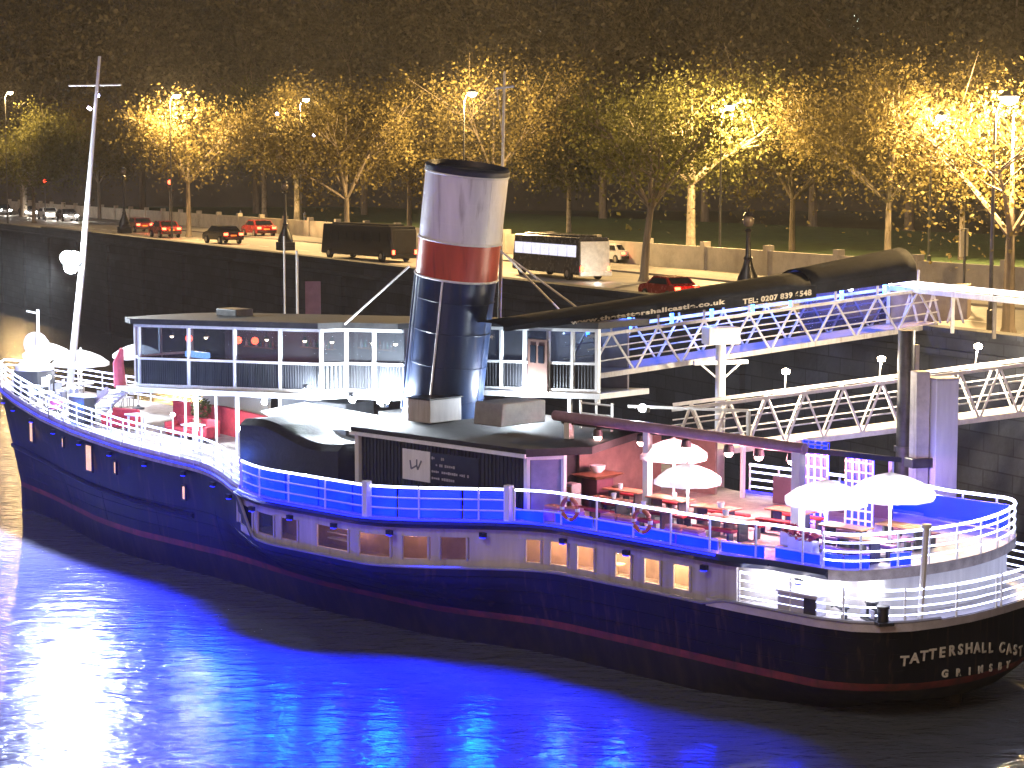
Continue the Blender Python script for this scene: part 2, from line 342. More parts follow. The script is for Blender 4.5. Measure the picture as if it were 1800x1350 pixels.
def tree(name, label, base, height, rad, crown0, leafm, nleaf, lsize, seed, barkm=bark, tr=.28, group=None, lean=0):
    """tapered trunk with forking limbs; the crown is leaf-sized faces gathered round the limb ends"""
    rng = np.random.default_rng(seed); t = thing(name, label, 'tree', base, 0, group)
    tips = []; tb = MB()
    top = np.array([lean * height * .3, 0, crown0 * height])
    segs = [np.array([0, 0, 0.]), np.array([lean * height * .1, .05, crown0 * height * .5]), top]
    tb.tube([segs[0], segs[0] + [0, 0, .35], segs[1], segs[2]], [tr * 1.5, tr * 1.05, tr * .85, tr * .7], 8)
    nl = 6
    for i in range(nl):
        a = 2 * math.pi * (i + rng.random() * .6) / nl; up = .35 + .6 * rng.random()
        L = rad * (.55 + .4 * rng.random())
        end = top + np.array([math.cos(a) * L, math.sin(a) * L, (height - top[2]) * up * .8]); mid = (top + end) / 2 + np.array([0, 0, .12 * L]) * rng.random()
        tb.tube([top - [0, 0, .1], mid, end], [tr * .5, tr * .3, tr * .1], 5)
        tips += [end, mid, (mid + end) / 2]
        for k in range(6):
            b = a + rng.normal() * .9; q = mid + (end - mid) * rng.random(); e2 = q + np.array([math.cos(b), math.sin(b), .5 + .6 * rng.random()]) * rad * .4
            tb.tube([q, (q + e2) / 2 + rng.normal(size=3) * rad * .04, e2], [tr * .2, tr * .12, tr * .05], 4); tips.append(e2)
            for _q in range(2):
                e3 = e2 + rng.normal(size=3) * rad * .16 + [0, 0, rad * .1]; tb.tube([(q + e2) / 2, e3], [tr * .1, tr * .03], 3)
    tip = top + np.array([0, 0, (height - top[2]) * .85]); tb.tube([top, tip], [tr * .5, tr * .1], 5); tips += [tip, (tip + top) / 2]
    tb.build('trunk', barkm, t, smooth=True)
    # crown
    cl = np.array(tips); ext = []
    for _ in range(18):
        a = rng.random() * 6.283; r = rad * math.sqrt(rng.random()) * .95; h = rng.random()
        z = top[2] * 1.02 + (height - top[2]) * (.05 + .92 * h); r *= math.sqrt(max(.1, 1 - (2 * h - .9) ** 2 * .8))
        ext.append([top[0] + r * math.cos(a), r * math.sin(a), z])
    cl = np.vstack([cl, ext]); k = len(cl)
    sig = (rad * .1 + rad * .2 * rng.random(k))
    wt = .25 + rng.random(k) ** 2; ids = rng.choice(k, nleaf, p=wt / wt.sum()); cen = cl[ids] + rng.normal(size=(nleaf, 3)) * sig[ids][:, None] * np.array([1, 1, .8])
    ax = rng.normal(size=(nleaf, 3)); ax /= np.linalg.norm(ax, axis=1)[:, None]
    ay = np.cross(ax, rng.normal(size=(nleaf, 3))); ay /= np.linalg.norm(ay, axis=1)[:, None]
    sz = lsize * (.45 + 1.5 * rng.random(nleaf) ** 2.2)[:, None]
    P = np.stack([cen - ax * sz * .5, cen + ay * sz * .32, cen + ax * sz * .5, cen - ay * sz * .32], 1).reshape(-1, 3)
    me = bpy.data.meshes.new('crown'); me.vertices.add(nleaf * 4); me.vertices.foreach_set('co', P.ravel())
    me.loops.add(nleaf * 4); me.loops.foreach_set('vertex_index', np.arange(nleaf * 4, dtype=np.int32))
    me.polygons.add(nleaf); me.polygons.foreach_set('loop_start', np.arange(0, nleaf * 4, 4, dtype=np.int32)); me.polygons.foreach_set('loop_total', np.full(nleaf, 4, dtype=np.int32))
    me.update(); me.validate(); me.materials.append(leafm)
    o = bpy.data.objects.new('crown', me); C.objects.link(o); o.parent = t
    return t
GT = 'trees along the embankment road'
TREES = [  # px, py of the foot, height, crown radius, trunk share, leaf kind, label
    (60, 392, 15, 7, .34, leafB, 'green street tree standing over the headlights at far left'),
    (175, 387, 17, 7, .33, leafA, 'golden street tree beside the raked bow mast'),
    (332, 416, 16, 6.5, .38, leafA, 'forked young tree with bare lower limbs beside the red car'),
    (465, 392, 19, 7.5, .4, leafB, 'thick trunked tree with small blue lights in its crown'),
    (522, 403, 18, 7, .36, leafA, 'golden tree with flaky pale trunk by the parapet lamp'),
    (610, 446, 14, 6, .36, leafA, 'tree in front of the dark bus left of the funnel'),
    (720, 424, 18, 7.5, .35, leafA, 'golden tree standing close left of the funnel top'),
    (868, 440, 17, 8, .42, leafA, 'dark limbed tree glowing behind the funnel top'),
    (1000, 418, 17, 8, .36, leafB, 'dim green tree behind the white coach'),
    (1132, 495, 12, 5, .42, leafB, 'slim dark tree leaning in front of the road, right of the coach'),
    (1214, 463, 15.5, 7, .42, leafB, 'pale trunked green tree under a bright street lamp'),
    (1392, 453, 15.5, 7.5, .33, leafA, 'broad golden tree above the gangway hood'),
    (1560, 470, 15.5, 7.5, .33, leafA, 'brightest golden tree left of the big glaring street lamp'),
    (1772, 588, 11, 4.6, .42, leafA, 'wiry tree at the right edge beside the gangway landing'),
    (1690, 470, 15, 6.5, .35, leafA, 'brown tree behind the notice board'),
]
for i, (px, py, h, r, c0, lm, lab) in enumerate(TREES):
    b = atz(px, py, ZR - .05)
    tree('street_tree', lab, b, h, r, c0, lm, {9: 6000, 13: 9000, 5: 14000, 2: 15000}.get(i, 30000), .29 if b.y > 200 else .23 if b.y > 130 else .17, 100 + i, barkpale if i in (4, 10, 3, 8) else bark, .42 if i in (3, 4, 10) else .3, GT, lean=.12 if i == 9 else 0)
for i, (px, d, h, r) in enumerate([(40, 335, 38, 15), (250, 330, 40, 15), (450, 335, 40, 15), (640, 325, 41, 15), (850, 320, 42, 16), (1060, 300, 40, 15), (1240, 285, 38, 14), (1430, 270, 33, 13), (1600, 255, 36, 14), (1780, 240, 35, 13)]):
    p = atd(px, 300, d); p.z = ZR
    tree('plane_tree', ['first', 'second', 'third', 'fourth', 'fifth', 'sixth', 'seventh', 'eighth', 'ninth', 'tenth'][i] + ' from the left of the tall unlit trees filling the dark top', p, h, r, .3, leafD, 26000, .55, 300 + i, bark, .6, 'tall dark trees in the gardens')

# ---- street lamps
def street_lamp(px, py, inland, label, power):
    r = ray(px, py); t = (WO.dot(Mn) + inland) / Vector(r).dot(Mn); p = Vector(r * t) + Vector((0, 0, HC))
    h = p.z - ZR; t = thing('street_lamp', label, 'street lamp', (p.x, p.y, ZR), EA, 'lit street lamps along the road')
    MB().tube([(0, 0, 0), (0, 0, 1.2), (0, 0, 1.25), (0, 0, h - .9)], [.16, .16, .1, .07], 8).build('column', steel, t, True)
    MB().tube([(0, 0, h - .95), (0, -.25, h - .35), (0, -.8, h - .1)], .045, 6).build('arm', steel, t, True)
    MB().lathe([(.05, .34), (.3, .22), (.44, .06), (.46, 0)], 14, (0, -.8, h - .12)).build('hood', steel, t, True)
    MB().sphere((0, -.8, h - .15), .4, 12, .85).build('lamp_globe', bulby if px > 20 else mat('dim_street_glow', (1, 1, 1), .3, var=0, emit=(1, .83, .56), es=12), t, True)
    lamp('street_light', (0, -.8, h - .95), power * 5.6, (1, .64, .25), t, size=.4, spec=.3)
for a in [(8, 160, 6, 'street lamp half cut by the left edge of the view', 2600),
          (298, 165, 10, 'street lamp glaring just right of the bow mast', 9000),
          (527, 172, 31, 'street lamp with white shade above the flaky pale trunk', 6000),
          (815, 160, 19, 'street lamp glaring behind the aft mast crossbar', 9000),
          (1268, 183, 30, 'street lamp deep in the green crown above the covered gangway', 6500),
          (1638, 200, 40, 'street lamp hidden inside the brightest golden crown', 8000),
          (1750, 165, 6, 'largest street lamp glaring alone near the right edge', 6500)]: street_lamp(*a)
# small coloured lights strung in the trees
for px, py, d, lab in [(487, 200, 240, 'upper blue white bulb hanging in the thick trunked tree'), (552, 238, 230, 'lower blue white bulb beside the flaky trunk'), (172, 168, 200, 'small violet white bulb beside the bow mast crossbar')]:
    t = thing('hanging_light', lab, 'light', atd(px, py, d)); MB().lathe([(.03, .3), (.12, .18), (.05, .16)], 8).build('cap', steel, t)
    MB().sphere((0, 0, 0), .2, 8).build('bulb', mat('violet_bulb', (1, 1, 1), .3, var=0, emit=(.55, .6, 1), es=12), t, True)
    MB().tube([(0, 0, .28), (.1, 0, 2.2)], .02, 4).build('cord', steel, t)

# ---- old cast iron parapet lamps (unlit) on plinths
def parapet_lamp(px, py, top, label):
    b = atz(px, py, ZW); t0 = thing('parapet_lamp', label, 'lamp post', b, EA, 'unlit cast iron lamps on the parapet'); k = (py - top) / F * b.y
    MB().box((0, 0, .35), (1.5, 1.2, .7)).box((0, 0, .8), (1.15, .95, .25)).build('plinth', stone, t0, bevel=.05)
    MB().lathe([(.62, .9), (.55, 1.2), (.3, 1.75), (.2, 2.1), (.24, 2.2), (.15, 2.35), (.11, k - 1.05), (.2, k - .95), (.1, k - .85)], 10).build('shaft', black, t0, True)
    MB().sphere((0, 0, k - .5), .3, 12).build('globe', mat('unlit_globe', (.16, .13, .1), .2, var=0), t0, True)
    MB().lathe([(.28, k - .2), (.2, k - .05), (.05, k), (.02, k + .2)], 8).build('finial', black, t0, True)
parapet_lamp(219, 410, 295, 'dark parapet lamp nearest the bow mast')
parapet_lamp(502, 440, 318, 'dark parapet lamp left of the funnel, above the wall post')
parapet_lamp(1314, 530, 372, 'dark parapet lamp rising behind the covered gangway')

# ---- traffic lights
def traffic_light(px, py, top, label):
    b = atz(px, py, ZR); k = (py - top) / F * b.y; t = thing('traffic_light', label, 'traffic light', b, EA, 'traffic lights showing red')
    MB().tube([(0, 0, 0), (0, 0, k - 1.2)], .08, 6).build('pole', steel, t)
    hd = MB().box((0, 0, k - .6), (.4, .5, 1.3)).build('signal_head', black, t, bevel=.05)
    MB().sphere((-.22, 0, k - .2), .26, 10).build('red_lens', tail, t, True)
    for dz in (.6, 1.0): MB().sphere((-.2, 0, k - dz), .14, 8).build('dark_lens', carglass, t, True)
    lamp('red_light', (-.6, 0, k - .2), 60, (1, .1, .05), t)
traffic_light(80, 388, 316, 'red traffic light above the headlights at far left')
traffic_light(299, 410, 318, 'red traffic light behind the red car')

# ---- vehicles
def car(label, loc, rz, paintm, sc=1.15, lights=True, group='cars on the embankment road', headon=False):
    t = thing('car', label, 'car', loc, rz, group); t.scale = (sc, sc, sc)
    prof = [(-2.15, .35), (-2.2, .75), (-2.05, .95), (-1.55, 1.02), (-1.0, 1.42), (.55, 1.45), (1.15, 1.02), (2.0, .88), (2.2, .62), (2.15, .33)]
    n = len(prof); vs = []
    for y, k in ((-.86, 1), (-.9, .995), (.9, .995), (.86, 1)):
        for x, z in prof: vs.append((x, y * (.84 if z > 1.1 else 1), z))
    fs = [tuple(range(n)), tuple(range(3 * n, 4 * n))[::-1]]
    for r_ in range(3):
        for j in range(n): fs.append((r_ * n + j, r_ * n + n + j, r_ * n + n + (j + 1) % n, r_ * n + (j + 1) % n))
    MB().add(vs, fs).build('body', paintm, t, bevel=.05)
    for y in (-1, 1):
        MB().add([(-1.35, y * .905, 1.02), (.95, y * .905, 1.02), (.5, y * .775, 1.36), (-.95, y * .775, 1.36)], [(0, 1, 2, 3)]).build('side_window', carglass, t)
    MB().add([(1.17, -.72, 1.05), (1.17, .72, 1.05), (.62, .66, 1.41), (.62, -.66, 1.41)], [(0, 1, 2, 3)]).build('windscreen', carglass, t)
    MB().add([(-1.57, -.72, 1.06), (-1.57, .72, 1.06), (-1.06, .66, 1.40), (-1.06, -.66, 1.40)], [(3, 2, 1, 0)]).build('rear_window', carglass, t)
    for x in (-1.35, 1.35):
        for y in (-.82, .82):
            w = MB().lathe([(.2, -.1), (.33, -.1), (.34, 0), (.33, .1), (.2, .1)], 14, (x, y, .34), Matrix.Rotation(math.pi / 2, 3, 'X')).build('wheel', tyre, t, True)
            MB().lathe([(.05, -.11), (.2, -.105), (.2, .105), (.05, .11)], 10, (x, y, .34), Matrix.Rotation(math.pi / 2, 3, 'X')).build('rim', chrome, w, True)
    for y in (-.66, .66):
        MB().box((-2.17, y, .8), (.12, .36, .2)).build('tail_light', tail, t, bevel=.03)
        MB().box((2.14, y, .68), (.14, .34, .17)).build('headlight', head if headon else chrome, t, bevel=.03)
    MB().box((-2.2, 0, .5), (.1, 1.6, .2)).build('bumper', black, t, bevel=.03)
    MB().box((-2.19, 0, .7), (.06, .5, .12)).build('number_plate', mat('plate', (.6, .5, .1), .5), t)
    if lights: lamp('tail_glow', (-3.0, 0, .8), 90, (1, .12, .05), t)
    if headon: lamp('head_glow', (3.4, 0, .8), 500, (1, .9, .75), t, size=.3)
    return t
def road_at(px, py): return atz(px, py, ZR - .12)
pred = mat('red_car_paint', (.30, .02, .02), .25, metal=.2); pdark = mat('dark_car_paint', (.03, .03, .035), .2, metal=.3); pwhite = mat('white_car_paint', (.6, .6, .6), .3); pgrey = mat('grey_car_paint', (.2, .2, .21), .25, metal=.4)
car('red car with bright tail lights behind the forked young tree', road_at(290, 417), EA, pred, 1.3)
car('dark car with red tail lights right of the forked young tree', road_at(392, 428), EA + .1, pdark, 1.3)
car('red car leaving along the road behind the parapet lamp', road_at(455, 416), EA, pred, 1.35)
car('maroon car beside the dark parapet lamp nearest the bow mast', road_at(245, 408), EA, mat('maroon_paint', (.13, .02, .025), .3), 1.25)
car('oncoming car with white headlights, leftmost of the far left queue', road_at(50, 382), EA + math.pi, pgrey, 1.3, False, headon=True)
car('oncoming car with white headlights, second of the far left queue', road_at(85, 386), EA + math.pi, pwhite, 1.3, False, headon=True)
car('oncoming car with white headlights, third of the far left queue', road_at(118, 389), EA + math.pi, pgrey, 1.3, False, headon=True)
car('oncoming car with white headlights touching the left edge', road_at(4, 378), EA + math.pi, pdark, 1.3, False, headon=True)
car('white car just right of the white coach', road_at(1085, 462), EA, pwhite, 1.1)
car('red car half hidden under the covered gangway roof', road_at(1176, 528), EA, pred, 1.0)
def coach(label, loc, rz, L, Wd, H, body, rear, band, name, lit):
    t = thing(name, label, 'bus', loc, rz)
    MB().hexa([(-L / 2, -Wd / 2, .4), (L / 2, -Wd / 2, .4), (L / 2, Wd / 2, .4), (-L / 2, Wd / 2, .4), (-L / 2 + .12, -Wd / 2 + .08, H), (L / 2 - .35, -Wd / 2 + .08, H), (L / 2 - .35, Wd / 2 - .08, H), (-L / 2 + .12, Wd / 2 - .08, H)]).build('body', body, t, bevel=.12)
    MB().box((0, 0, H + .06), (L * .8, Wd * .6, .14)).build('roof_pod', body, t, bevel=.05)
    k = max(4, int(L / 1.5)); w = (L - 1) / k
    for sgn in (-1, 1):
        for i in range(k):
            MB().box((-L / 2 + .5 + (i + .5) * w, sgn * (Wd / 2 - .035), H * .68), (w - .12, .05, H * .27)).build('window', band if lit else carglass, t)
    MB().box((-L / 2 + .01, 0, H * .55), (.1, Wd - .25, H * .72)).build('rear_panel', rear, t, bevel=.03)
    MB().box((-L / 2 - .04, 0, H * .72), (.06, Wd - .7, H * .22)).build('rear_window', rear, t)
    MB().box((-L / 2 - .1, 0, .5), (.25, Wd, .35)).build('bumper', rear, t, bevel=.05)
    for y in (-1, 1): MB().box((-L / 2 - .06, y * (Wd / 2 - .2), .85), (.08, .2, .35)).build('tail_light', tail, t)
    for x in (-L / 2 + 1.8, L / 2 - 1.6):
        for y in (-Wd / 2 + .1, Wd / 2 - .1):
            wl = MB().lathe([(.2, -.14), (.46, -.14), (.46, .14), (.2, .14)], 14, (x, y, .46), Matrix.Rotation(math.pi / 2, 3, 'X')).build('wheel', tyre, t, True)
            MB().lathe([(.05, -.15), (.24, -.145), (.24, .145), (.05, .15)], 10, (x, y, .46), Matrix.Rotation(math.pi / 2, 3, 'X')).build('rim', chrome, wl, True)
    return t
litband = mat('lit_bus_window', (.3, .3, .35), .2, var=.4, scale=2, emit=(.8, .8, 1), es=.9)
p = road_at(1040, 493); coach('white backed coach with lit windows driving away beyond the funnel', p + E * 5, EA, 11, 2.5, 3.0, mat('coach_paint', (.05, .05, .055), .25), mat('coach_rear', (.75, .72, .66), .35, var=.15), litband, 'coach', True)
lamp('coach_rear_light', p - E * 3 + Vector((-1, 0, .7)), 120, (1, .95, .85))
p = road_at(700, 462); coach('dark bus behind the parapet left of the funnel', p + E * 7, EA + .12, 13, 2.5, 3.0, pdark, black, carglass, 'dark_bus', False)
# people on the far pavement
def person(label, loc, rz, top, legs, h=1.75):
    t = thing('person', label, 'person', loc, rz)
    me = bpy.data.meshes.new('body'); k = h / 1.75
    V = [(0, 0, .95), (0, 0, 1.2), (0, 0, 1.45), (0, 0, 1.55), (0, .02, 1.66), (.1, 0, .9), (.12, .06, .5), (.12, -.06, .06), (.12, .12, .03), (-.1, 0, .9), (-.12, -.05, .5), (-.12, -.18, .08), (-.12, -.02, .03), (.19, 0, 1.42), (.24, .02, 1.15), (.22, .12, .92), (-.19, 0, 1.42), (-.24, -.02, 1.15), (-.22, .05, .9)]
    Ed = [(0, 1), (1, 2), (2, 3), (3, 4), (0, 5), (5, 6), (6, 7), (7, 8), (0, 9), (9, 10), (10, 11), (11, 12), (2, 13), (13, 14), (14, 15), (2, 16), (16, 17), (17, 18)]
    rad = [.15, .14, .16, .06, .1, .1, .07, .05, .04, .1, .07, .05, .04, .07, .05, .035, .07, .05, .035]
    me.from_pydata([tuple(c * k for c in v) for v in V], Ed, []); o = bpy.data.objects.new('body', me); C.objects.link(o); o.parent = t
    m = o.modifiers.new('skin', 'SKIN')
    for i, r_ in enumerate(rad): me.skin_vertices[0].data[i].radius = (r_ * k, r_ * k)
    me.skin_vertices[0].data[0].use_root = True
    o.modifiers.new('sub', 'SUBSURF').levels = 1; o.modifiers['sub'].render_levels = 1; me.materials.append(top)
    MB().sphere((0, -.01, 1.7 * k), .105, 10, 1.1).build('hair', black, t, True)
    return t
person('person in white shirt on the far pavement by the flaky trunk', atz(536, 395, ZR), 1, mat('white_shirt', (.7, .7, .75), .8), black, 1.9)
person('person in pale coat on the far pavement before the garden wall', atz(423, 391, ZR), 2, mat('pale_coat', (.6, .6, .6), .8), black, 1.9)
# notice boards and posts on the embankment
def notice(label, px, py, top, w, cm):
    b = atz(px, py, ZR); k = (py - top) / F * b.y; t = thing('notice_board', label, 'sign', b, EA + math.pi / 2 + .5)
    MB().box((0, .06, k / 2), (.14, .1, k)).build('post', steel, t)
    MB().box((0, 0, k - .8), (w, .08, 1.6)).build('board', cm, t, bevel=.02)
    MB().box((0, -.05, k - .8), (w * .8, .02, 1.3)).build('notice', mat('notice_paper', (.55, .48, .33), .7, var=.3, scale=4), t)
notice('upright beige notice board right of the gangway hood', 1692, 530, 402, 1.1, galv)

# ================================================================= THE SHIP
SHIP = thing('paddle_steamer', 'long black hulled paddle steamer with tall red banded funnel moored at night', 'ship')
SHIP.matrix_world = SM
ut = np.array([-16.0, -15.94, -15.72, -15.35, -14.8, -14.1, -13, -10, -5, 0, 10, 20, 25, 30, 34, 38, 40.5, 41.8, 42.5])
ht = np.array([0., 1.5, 2.8, 3.95, 4.75, 5.25, 5.5, 5.5, 5.25, 5.1, 5.1, 5.1, 4.85, 4.15, 3.3, 2.15, 1.3, .7, 0.])
def hb(u): return float(np.interp(u, ut, ht))
def spon(u): return 3.6 * sstep(20, 9.5, u) * sstep(-1.8, 5, u) if -1.8 < u < 20 else 0.
def zd(u): return 3.8 + (0 if u < 17 else 1.45 * ((u - 17) / 25.5) ** 1.6)
def ydeck(u): return hb(u) + spon(u) - .45 * sstep(-9.2, -11, u)      # promenade deck edge
def ztop(u):
    z = 2.1 + (zd(u) - .36 - 2.1) * sstep(11.4, 13.6, u)
    return z + .22 * sstep(-8.2, -9.4, u)
LV = [-.8, 0, .12, .34, .7, 1.2, 1.7, 1.0]
def hull_pt(t, z, zt):
    ub = 41.1 + 1.4 * max(0, z) / 5.2; us = -15.95 + .9 * max(0, (.3 - z) / 1.0) ** 1.3
    uc = -16.0 + t * 58.5; u = us + t * (ub - us)
    k = max(0., min(1., z / max(zt, .1)))
    fl = 1 - (1 - k) * (.06 + .38 * sstep(26, 42, uc) + .16 * sstep(-12.5, -16, uc))
    y = hb(uc) * fl + spon(uc) * (.3 + .7 * sstep(0, 1.9, z))
    if z < 0: y *= max(.03, 1 + z * (.07 + .3 * sstep(-8, -15, uc) + .1 * sstep(30, 42, uc)))
    return u, y
ts = np.unique(np.concatenate([[0, .0004, .0009, .0014, .0018, .003, .0045, .0065, .009, .012, .016, .021], np.linspace(.027, .06, 9), np.linspace(.06, .94, 120), np.linspace(.94, 1, 14)]))
def hull_mesh(z0f, z1f, nl, t0=0, t1=1):
    mb = MB(); tt = [t for t in ts if t0 <= t <= t1]
    for sgn in (1, -1):
        vs = []; fs = []
        for t in tt:
            uc = -16.0 + t * 58.5; zt = ztop(uc); a = z0f(uc); b = z1f(uc)
            for j in range(nl + 1):
                z = a + (b - a) * j / nl; u, y = hull_pt(t, z, zt); vs.append((u, sgn * y, z))
        n = nl + 1
        for i in range(len(tt) - 1):
            for j in range(nl):
                q = (i * n + j, (i + 1) * n + j, (i + 1) * n + j + 1, i * n + j + 1); fs.append(q if sgn < 0 else q[::-1])
        mb.add(vs, fs)
    return mb
hullm = mat('black_hull_paint', spec=.25, col=(.012, .0125, .016), rough=.5, var=.35, scale=.7, bump=.12, bscale=1.6, streak=True)
bootm = mat('red_boot_topping', (.20, .04, .032), .6, var=.3, scale=1.2)
grime(hullm, (.11, .06, .035), .55); grime(bootm, (.03, .03, .02), .7, .45, .7, .8); grime(cream, (.2, .13, .09), .5)
hull = hull_mesh(lambda u: .32, ztop, 10).build('hull', hullm, SHIP, True)
hull_mesh(lambda u: .06, lambda u: .32, 2).build('boot_topping', bootm, SHIP, True)
foul = mat('black_antifouling', (.016, .017, .014), .6, var=.4, scale=.8, bump=.3, streak=True); grime(foul, (.05, .045, .025), .6, .45, .7, .7)
hull_mesh(lambda u: -2.2 + 1.75 * sstep(-11.5, -15, u), lambda u: .06, 8).build('hull_bottom', foul, SHIP, True)
MB().box((-14.4, 0, -.9), (.5, .16, 1.8)).build('rudder', foul, SHIP)
# belting along the hull
mb = MB(); 
for sgn in (1, -1):
    pts = []
    for t in np.linspace(.62, .985, 40):
        uc = -16.0 + t * 58.5; z = 1.55 + .6 * sstep(20, 42, uc); u, y = hull_pt(t, z, ztop(uc)); pts.append((u, sgn * (y + .04), z))
    mb.tube(pts, .11, 6)
mb.build('belting', black, SHIP, True)
for zl in (.75, 1.3, 1.8):                      # overlapping strakes and butt straps of the shell plating
    MB().tube([(lambda q: (q[0], q[1] + .005, zl))(hull_pt(t, zl, ztop(-16.0 + t * 58.5))) for t in np.linspace(.01, .99, 120)], .012, 4).build('plate_lap', hullm, SHIP)
for t in np.linspace(.07, .93, 11):
    MB().tube([(lambda q: (q[0], q[1] + .004, z))(hull_pt(t, z, ztop(-16.0 + t * 58.5))) for z in np.linspace(.35, min(2.05, ztop(-16.0 + t * 58.5)), 6)], .008, 4).build('plate_butt', hullm, SHIP)
mb = MB()
for sgn in (1, -1):
    pts = []
    for t in np.linspace(.005, .52, 90):
        uc = -16.0 + t * 58.5; z = ztop(uc) + .02; u, y = hull_pt(t, z, ztop(uc)); pts.append((u, sgn * (y + .02), z))
    mb.tube(pts, .06, 6)
mb.build('gunwale', mat('pale_gunwale', (.3, .3, .33), .4), SHIP, True)
# lower aft deck plate and promenade deck
def plate(us, yf, zf0, zf1):
    mb = MB(); vs = []; fs = []
    for u in us:
        y = max(yf(u), .02)
        vs += [(u, y, zf0(u)), (u, -y, zf0(u)), (u, -y, zf1(u)), (u, y, zf1(u))]
    for i in range(len(us) - 1):
        a, b = i * 4, i * 4 + 4
        for j in range(4): fs.append((a + j, a + (j + 1) % 4, b + (j + 1) % 4, b + j))
    fs += [(0, 1, 2, 3), (len(us) * 4 - 1, len(us) * 4 - 2, len(us) * 4 - 3, len(us) * 4 - 4)]
    return mb.add(vs, fs)
plate(np.concatenate([np.linspace(-15.98, -14.6, 30), np.linspace(-14.4, -8.5, 20)]), lambda u: hb(u) + .02, lambda u: 2.05, lambda u: 2.3).build('aft_deck', mat('pale_deck_paint', (.55, .52, .55), .5, var=.15, scale=1.5), SHIP)
def yend(u): return ydeck(u) * math.sqrt(max(0, 1 - max(0, (-13.1 - u) / 1.85) ** 2)) if u < -13.1 else ydeck(u)
plate(np.concatenate([(-13.1 - 1.85 * np.sin(np.linspace(0, 1.57, 24)))[::-1], np.linspace(-12.9, 40, 150), np.linspace(40.2, 42.45, 20)]), yend, lambda u: zd(u) - .34, zd).build('promenade_deck', deckm, SHIP)
# black fascia under the deck edge (real strip standing 2 cm proud)
mb = MB()
for sgn in (1, -1):
    us = np.linspace(13, -13.0, 110); mb.tube([(u, sgn * (ydeck(u) + .0), zd(u) - .17) for u in us], .16, 4)
mb.build('deck_edge_beam', mat('navy_fascia', (.02, .025, .06), .3), SHIP, True)
# bulkhead under the aft end of the promenade deck (white)
plate(np.concatenate([(-13.1 - 1.8 * np.sin(np.linspace(0, 1.57, 20)))[::-1], np.linspace(-12.9, -9.2, 20)]), lambda u: max(.1, yend(u) - .55), lambda u: 2.29, lambda u: zd(u) - .34).build('aft_bulkhead', white, SHIP)

# ---- main deck side with windows
def u_at(px, yf, z, lo=-15.9, hi=41):
    f = lambda u: proj(ship(u, yf(u), z))[0] - px
    for _ in range(50):
        m = (lo + hi) / 2
        if f(m) > 0: lo = m
        else: hi = m
    return (lo + hi) / 2
ystrip = lambda u: hb(u) + spon(u) - .22
WIN = [(418, 446), (452, 484), (493, 526), (556, 615), (630, 690), (705, 757), (771, 825), (922, 955), (965, 1001), (1013, 1048), (1080, 1113), (1131, 1164), (1182, 1216)]
WU = [(u_at(a, ystrip, 2.75), u_at(b, ystrip, 2.75)) for a, b in WIN]       # (bow end, stern end)
def curve_wall(ua, ub, z0, z1, th=.1, off=0):
    us = np.linspace(ua, ub, max(2, int(abs(ub - ua) / .35) + 1)); mb = MB(); vs = []; fs = []
    for u in us:
        y = ystrip(u) + off; vs += [(u, y, z0), (u, y - th, z0), (u, y - th, z1), (u, y, z1)]
    for i in range(len(us) - 1):
        a, b = i * 4, i * 4 + 4
        for j in range(4): fs.append((a + j, b + j, b + (j + 1) % 4, a + (j + 1) % 4))
    fs += [(0, 1, 2, 3), (len(us) * 4 - 1, len(us) * 4 - 2, len(us) * 4 - 3, len(us) * 4 - 4)]
    return mb.add(vs, fs)
side = curve_wall(13.2, -9.6, 2.05, 2.34).build('lower_side', cream, SHIP)
curve_wall(13.2, -9.6, 3.14, 3.46).build('upper_side', cream, SHIP)
prev = 13.2
for k, (ua, ub) in enumerate(WU):
    curve_wall(prev, ua, 2.342, 3.138).build('side_pier', cream, SHIP); prev = ub
    wn = curve_wall(ua - .01, ub + .01, 2.36, 3.12, .03, -.07).build('window', paneglass if k > 2 else darkglass, SHIP)
    for u in (ua - .05, ub + .05): MB().box((u, ystrip(u) + .02, 2.74), (.08, .06, .84)).build('jamb', cream, wn)
curve_wall(prev, -9.6, 2.342, 3.138).build('side_pier', cream, SHIP)
ystrip0 = ystrip
mb = MB()
us = np.linspace(13, -9.6, 60); vs = []; fs = []
for u in us: vs += [(u, ystrip0(u) - 1.5, 2.0), (u, ystrip0(u) - 1.5, 3.46)]
for i in range(len(us) - 1): fs.append((2 * i, 2 * i + 2, 2 * i + 3, 2 * i + 1))
mb.add(vs, fs).build('saloon_wall', mat('saloon_panelling', (.42, .30, .2), .6, var=.25, scale=1.2), SHIP)
mb = MB(); vs = []
for u in us: vs += [(u, ystrip0(u) - .12, 2.09), (u, ystrip0(u) - 1.6, 2.09)]
mb.add(vs, fs).build('saloon_floor', mat('saloon_floor', (.3, .24, .18), .5), SHIP)
for u, pw, col in [(-8, 340, (1, .66, .4)), (-5.8, 340, (1, .66, .4)), (-3.4, 260, (1, .62, .4)), (-1.2, 160, (1, .55, .36)), (3.5, 30, (1, .5, .4)), (6.5, 60, (1, .55, .48)), (10.5, 22, (1, .5, .4))]:
    lamp('saloon_light', (u, ystrip0(u) - .8, 3.3), pw, col, SHIP, size=.15)
for u in (-3.6, -7.4): MB().lathe([(.3, 0), (.3, .04)], 14, (u, ystrip0(u) - .7, 2.55)).lathe([(.05, -.45), (.05, 0)], 6, (u, ystrip0(u) - .7, 2.55)).build('saloon_table', mat('lit_table_top', (.8, .62, .4), .4), SHIP)
mb = MB()
for k in range(3): mb.box((WU[3][0] - .4, ystrip0(6.5) - .9, 2.5 + k * .22), (1.4, .25, .05))
mb.build('saloon_shelf', white, SHIP)
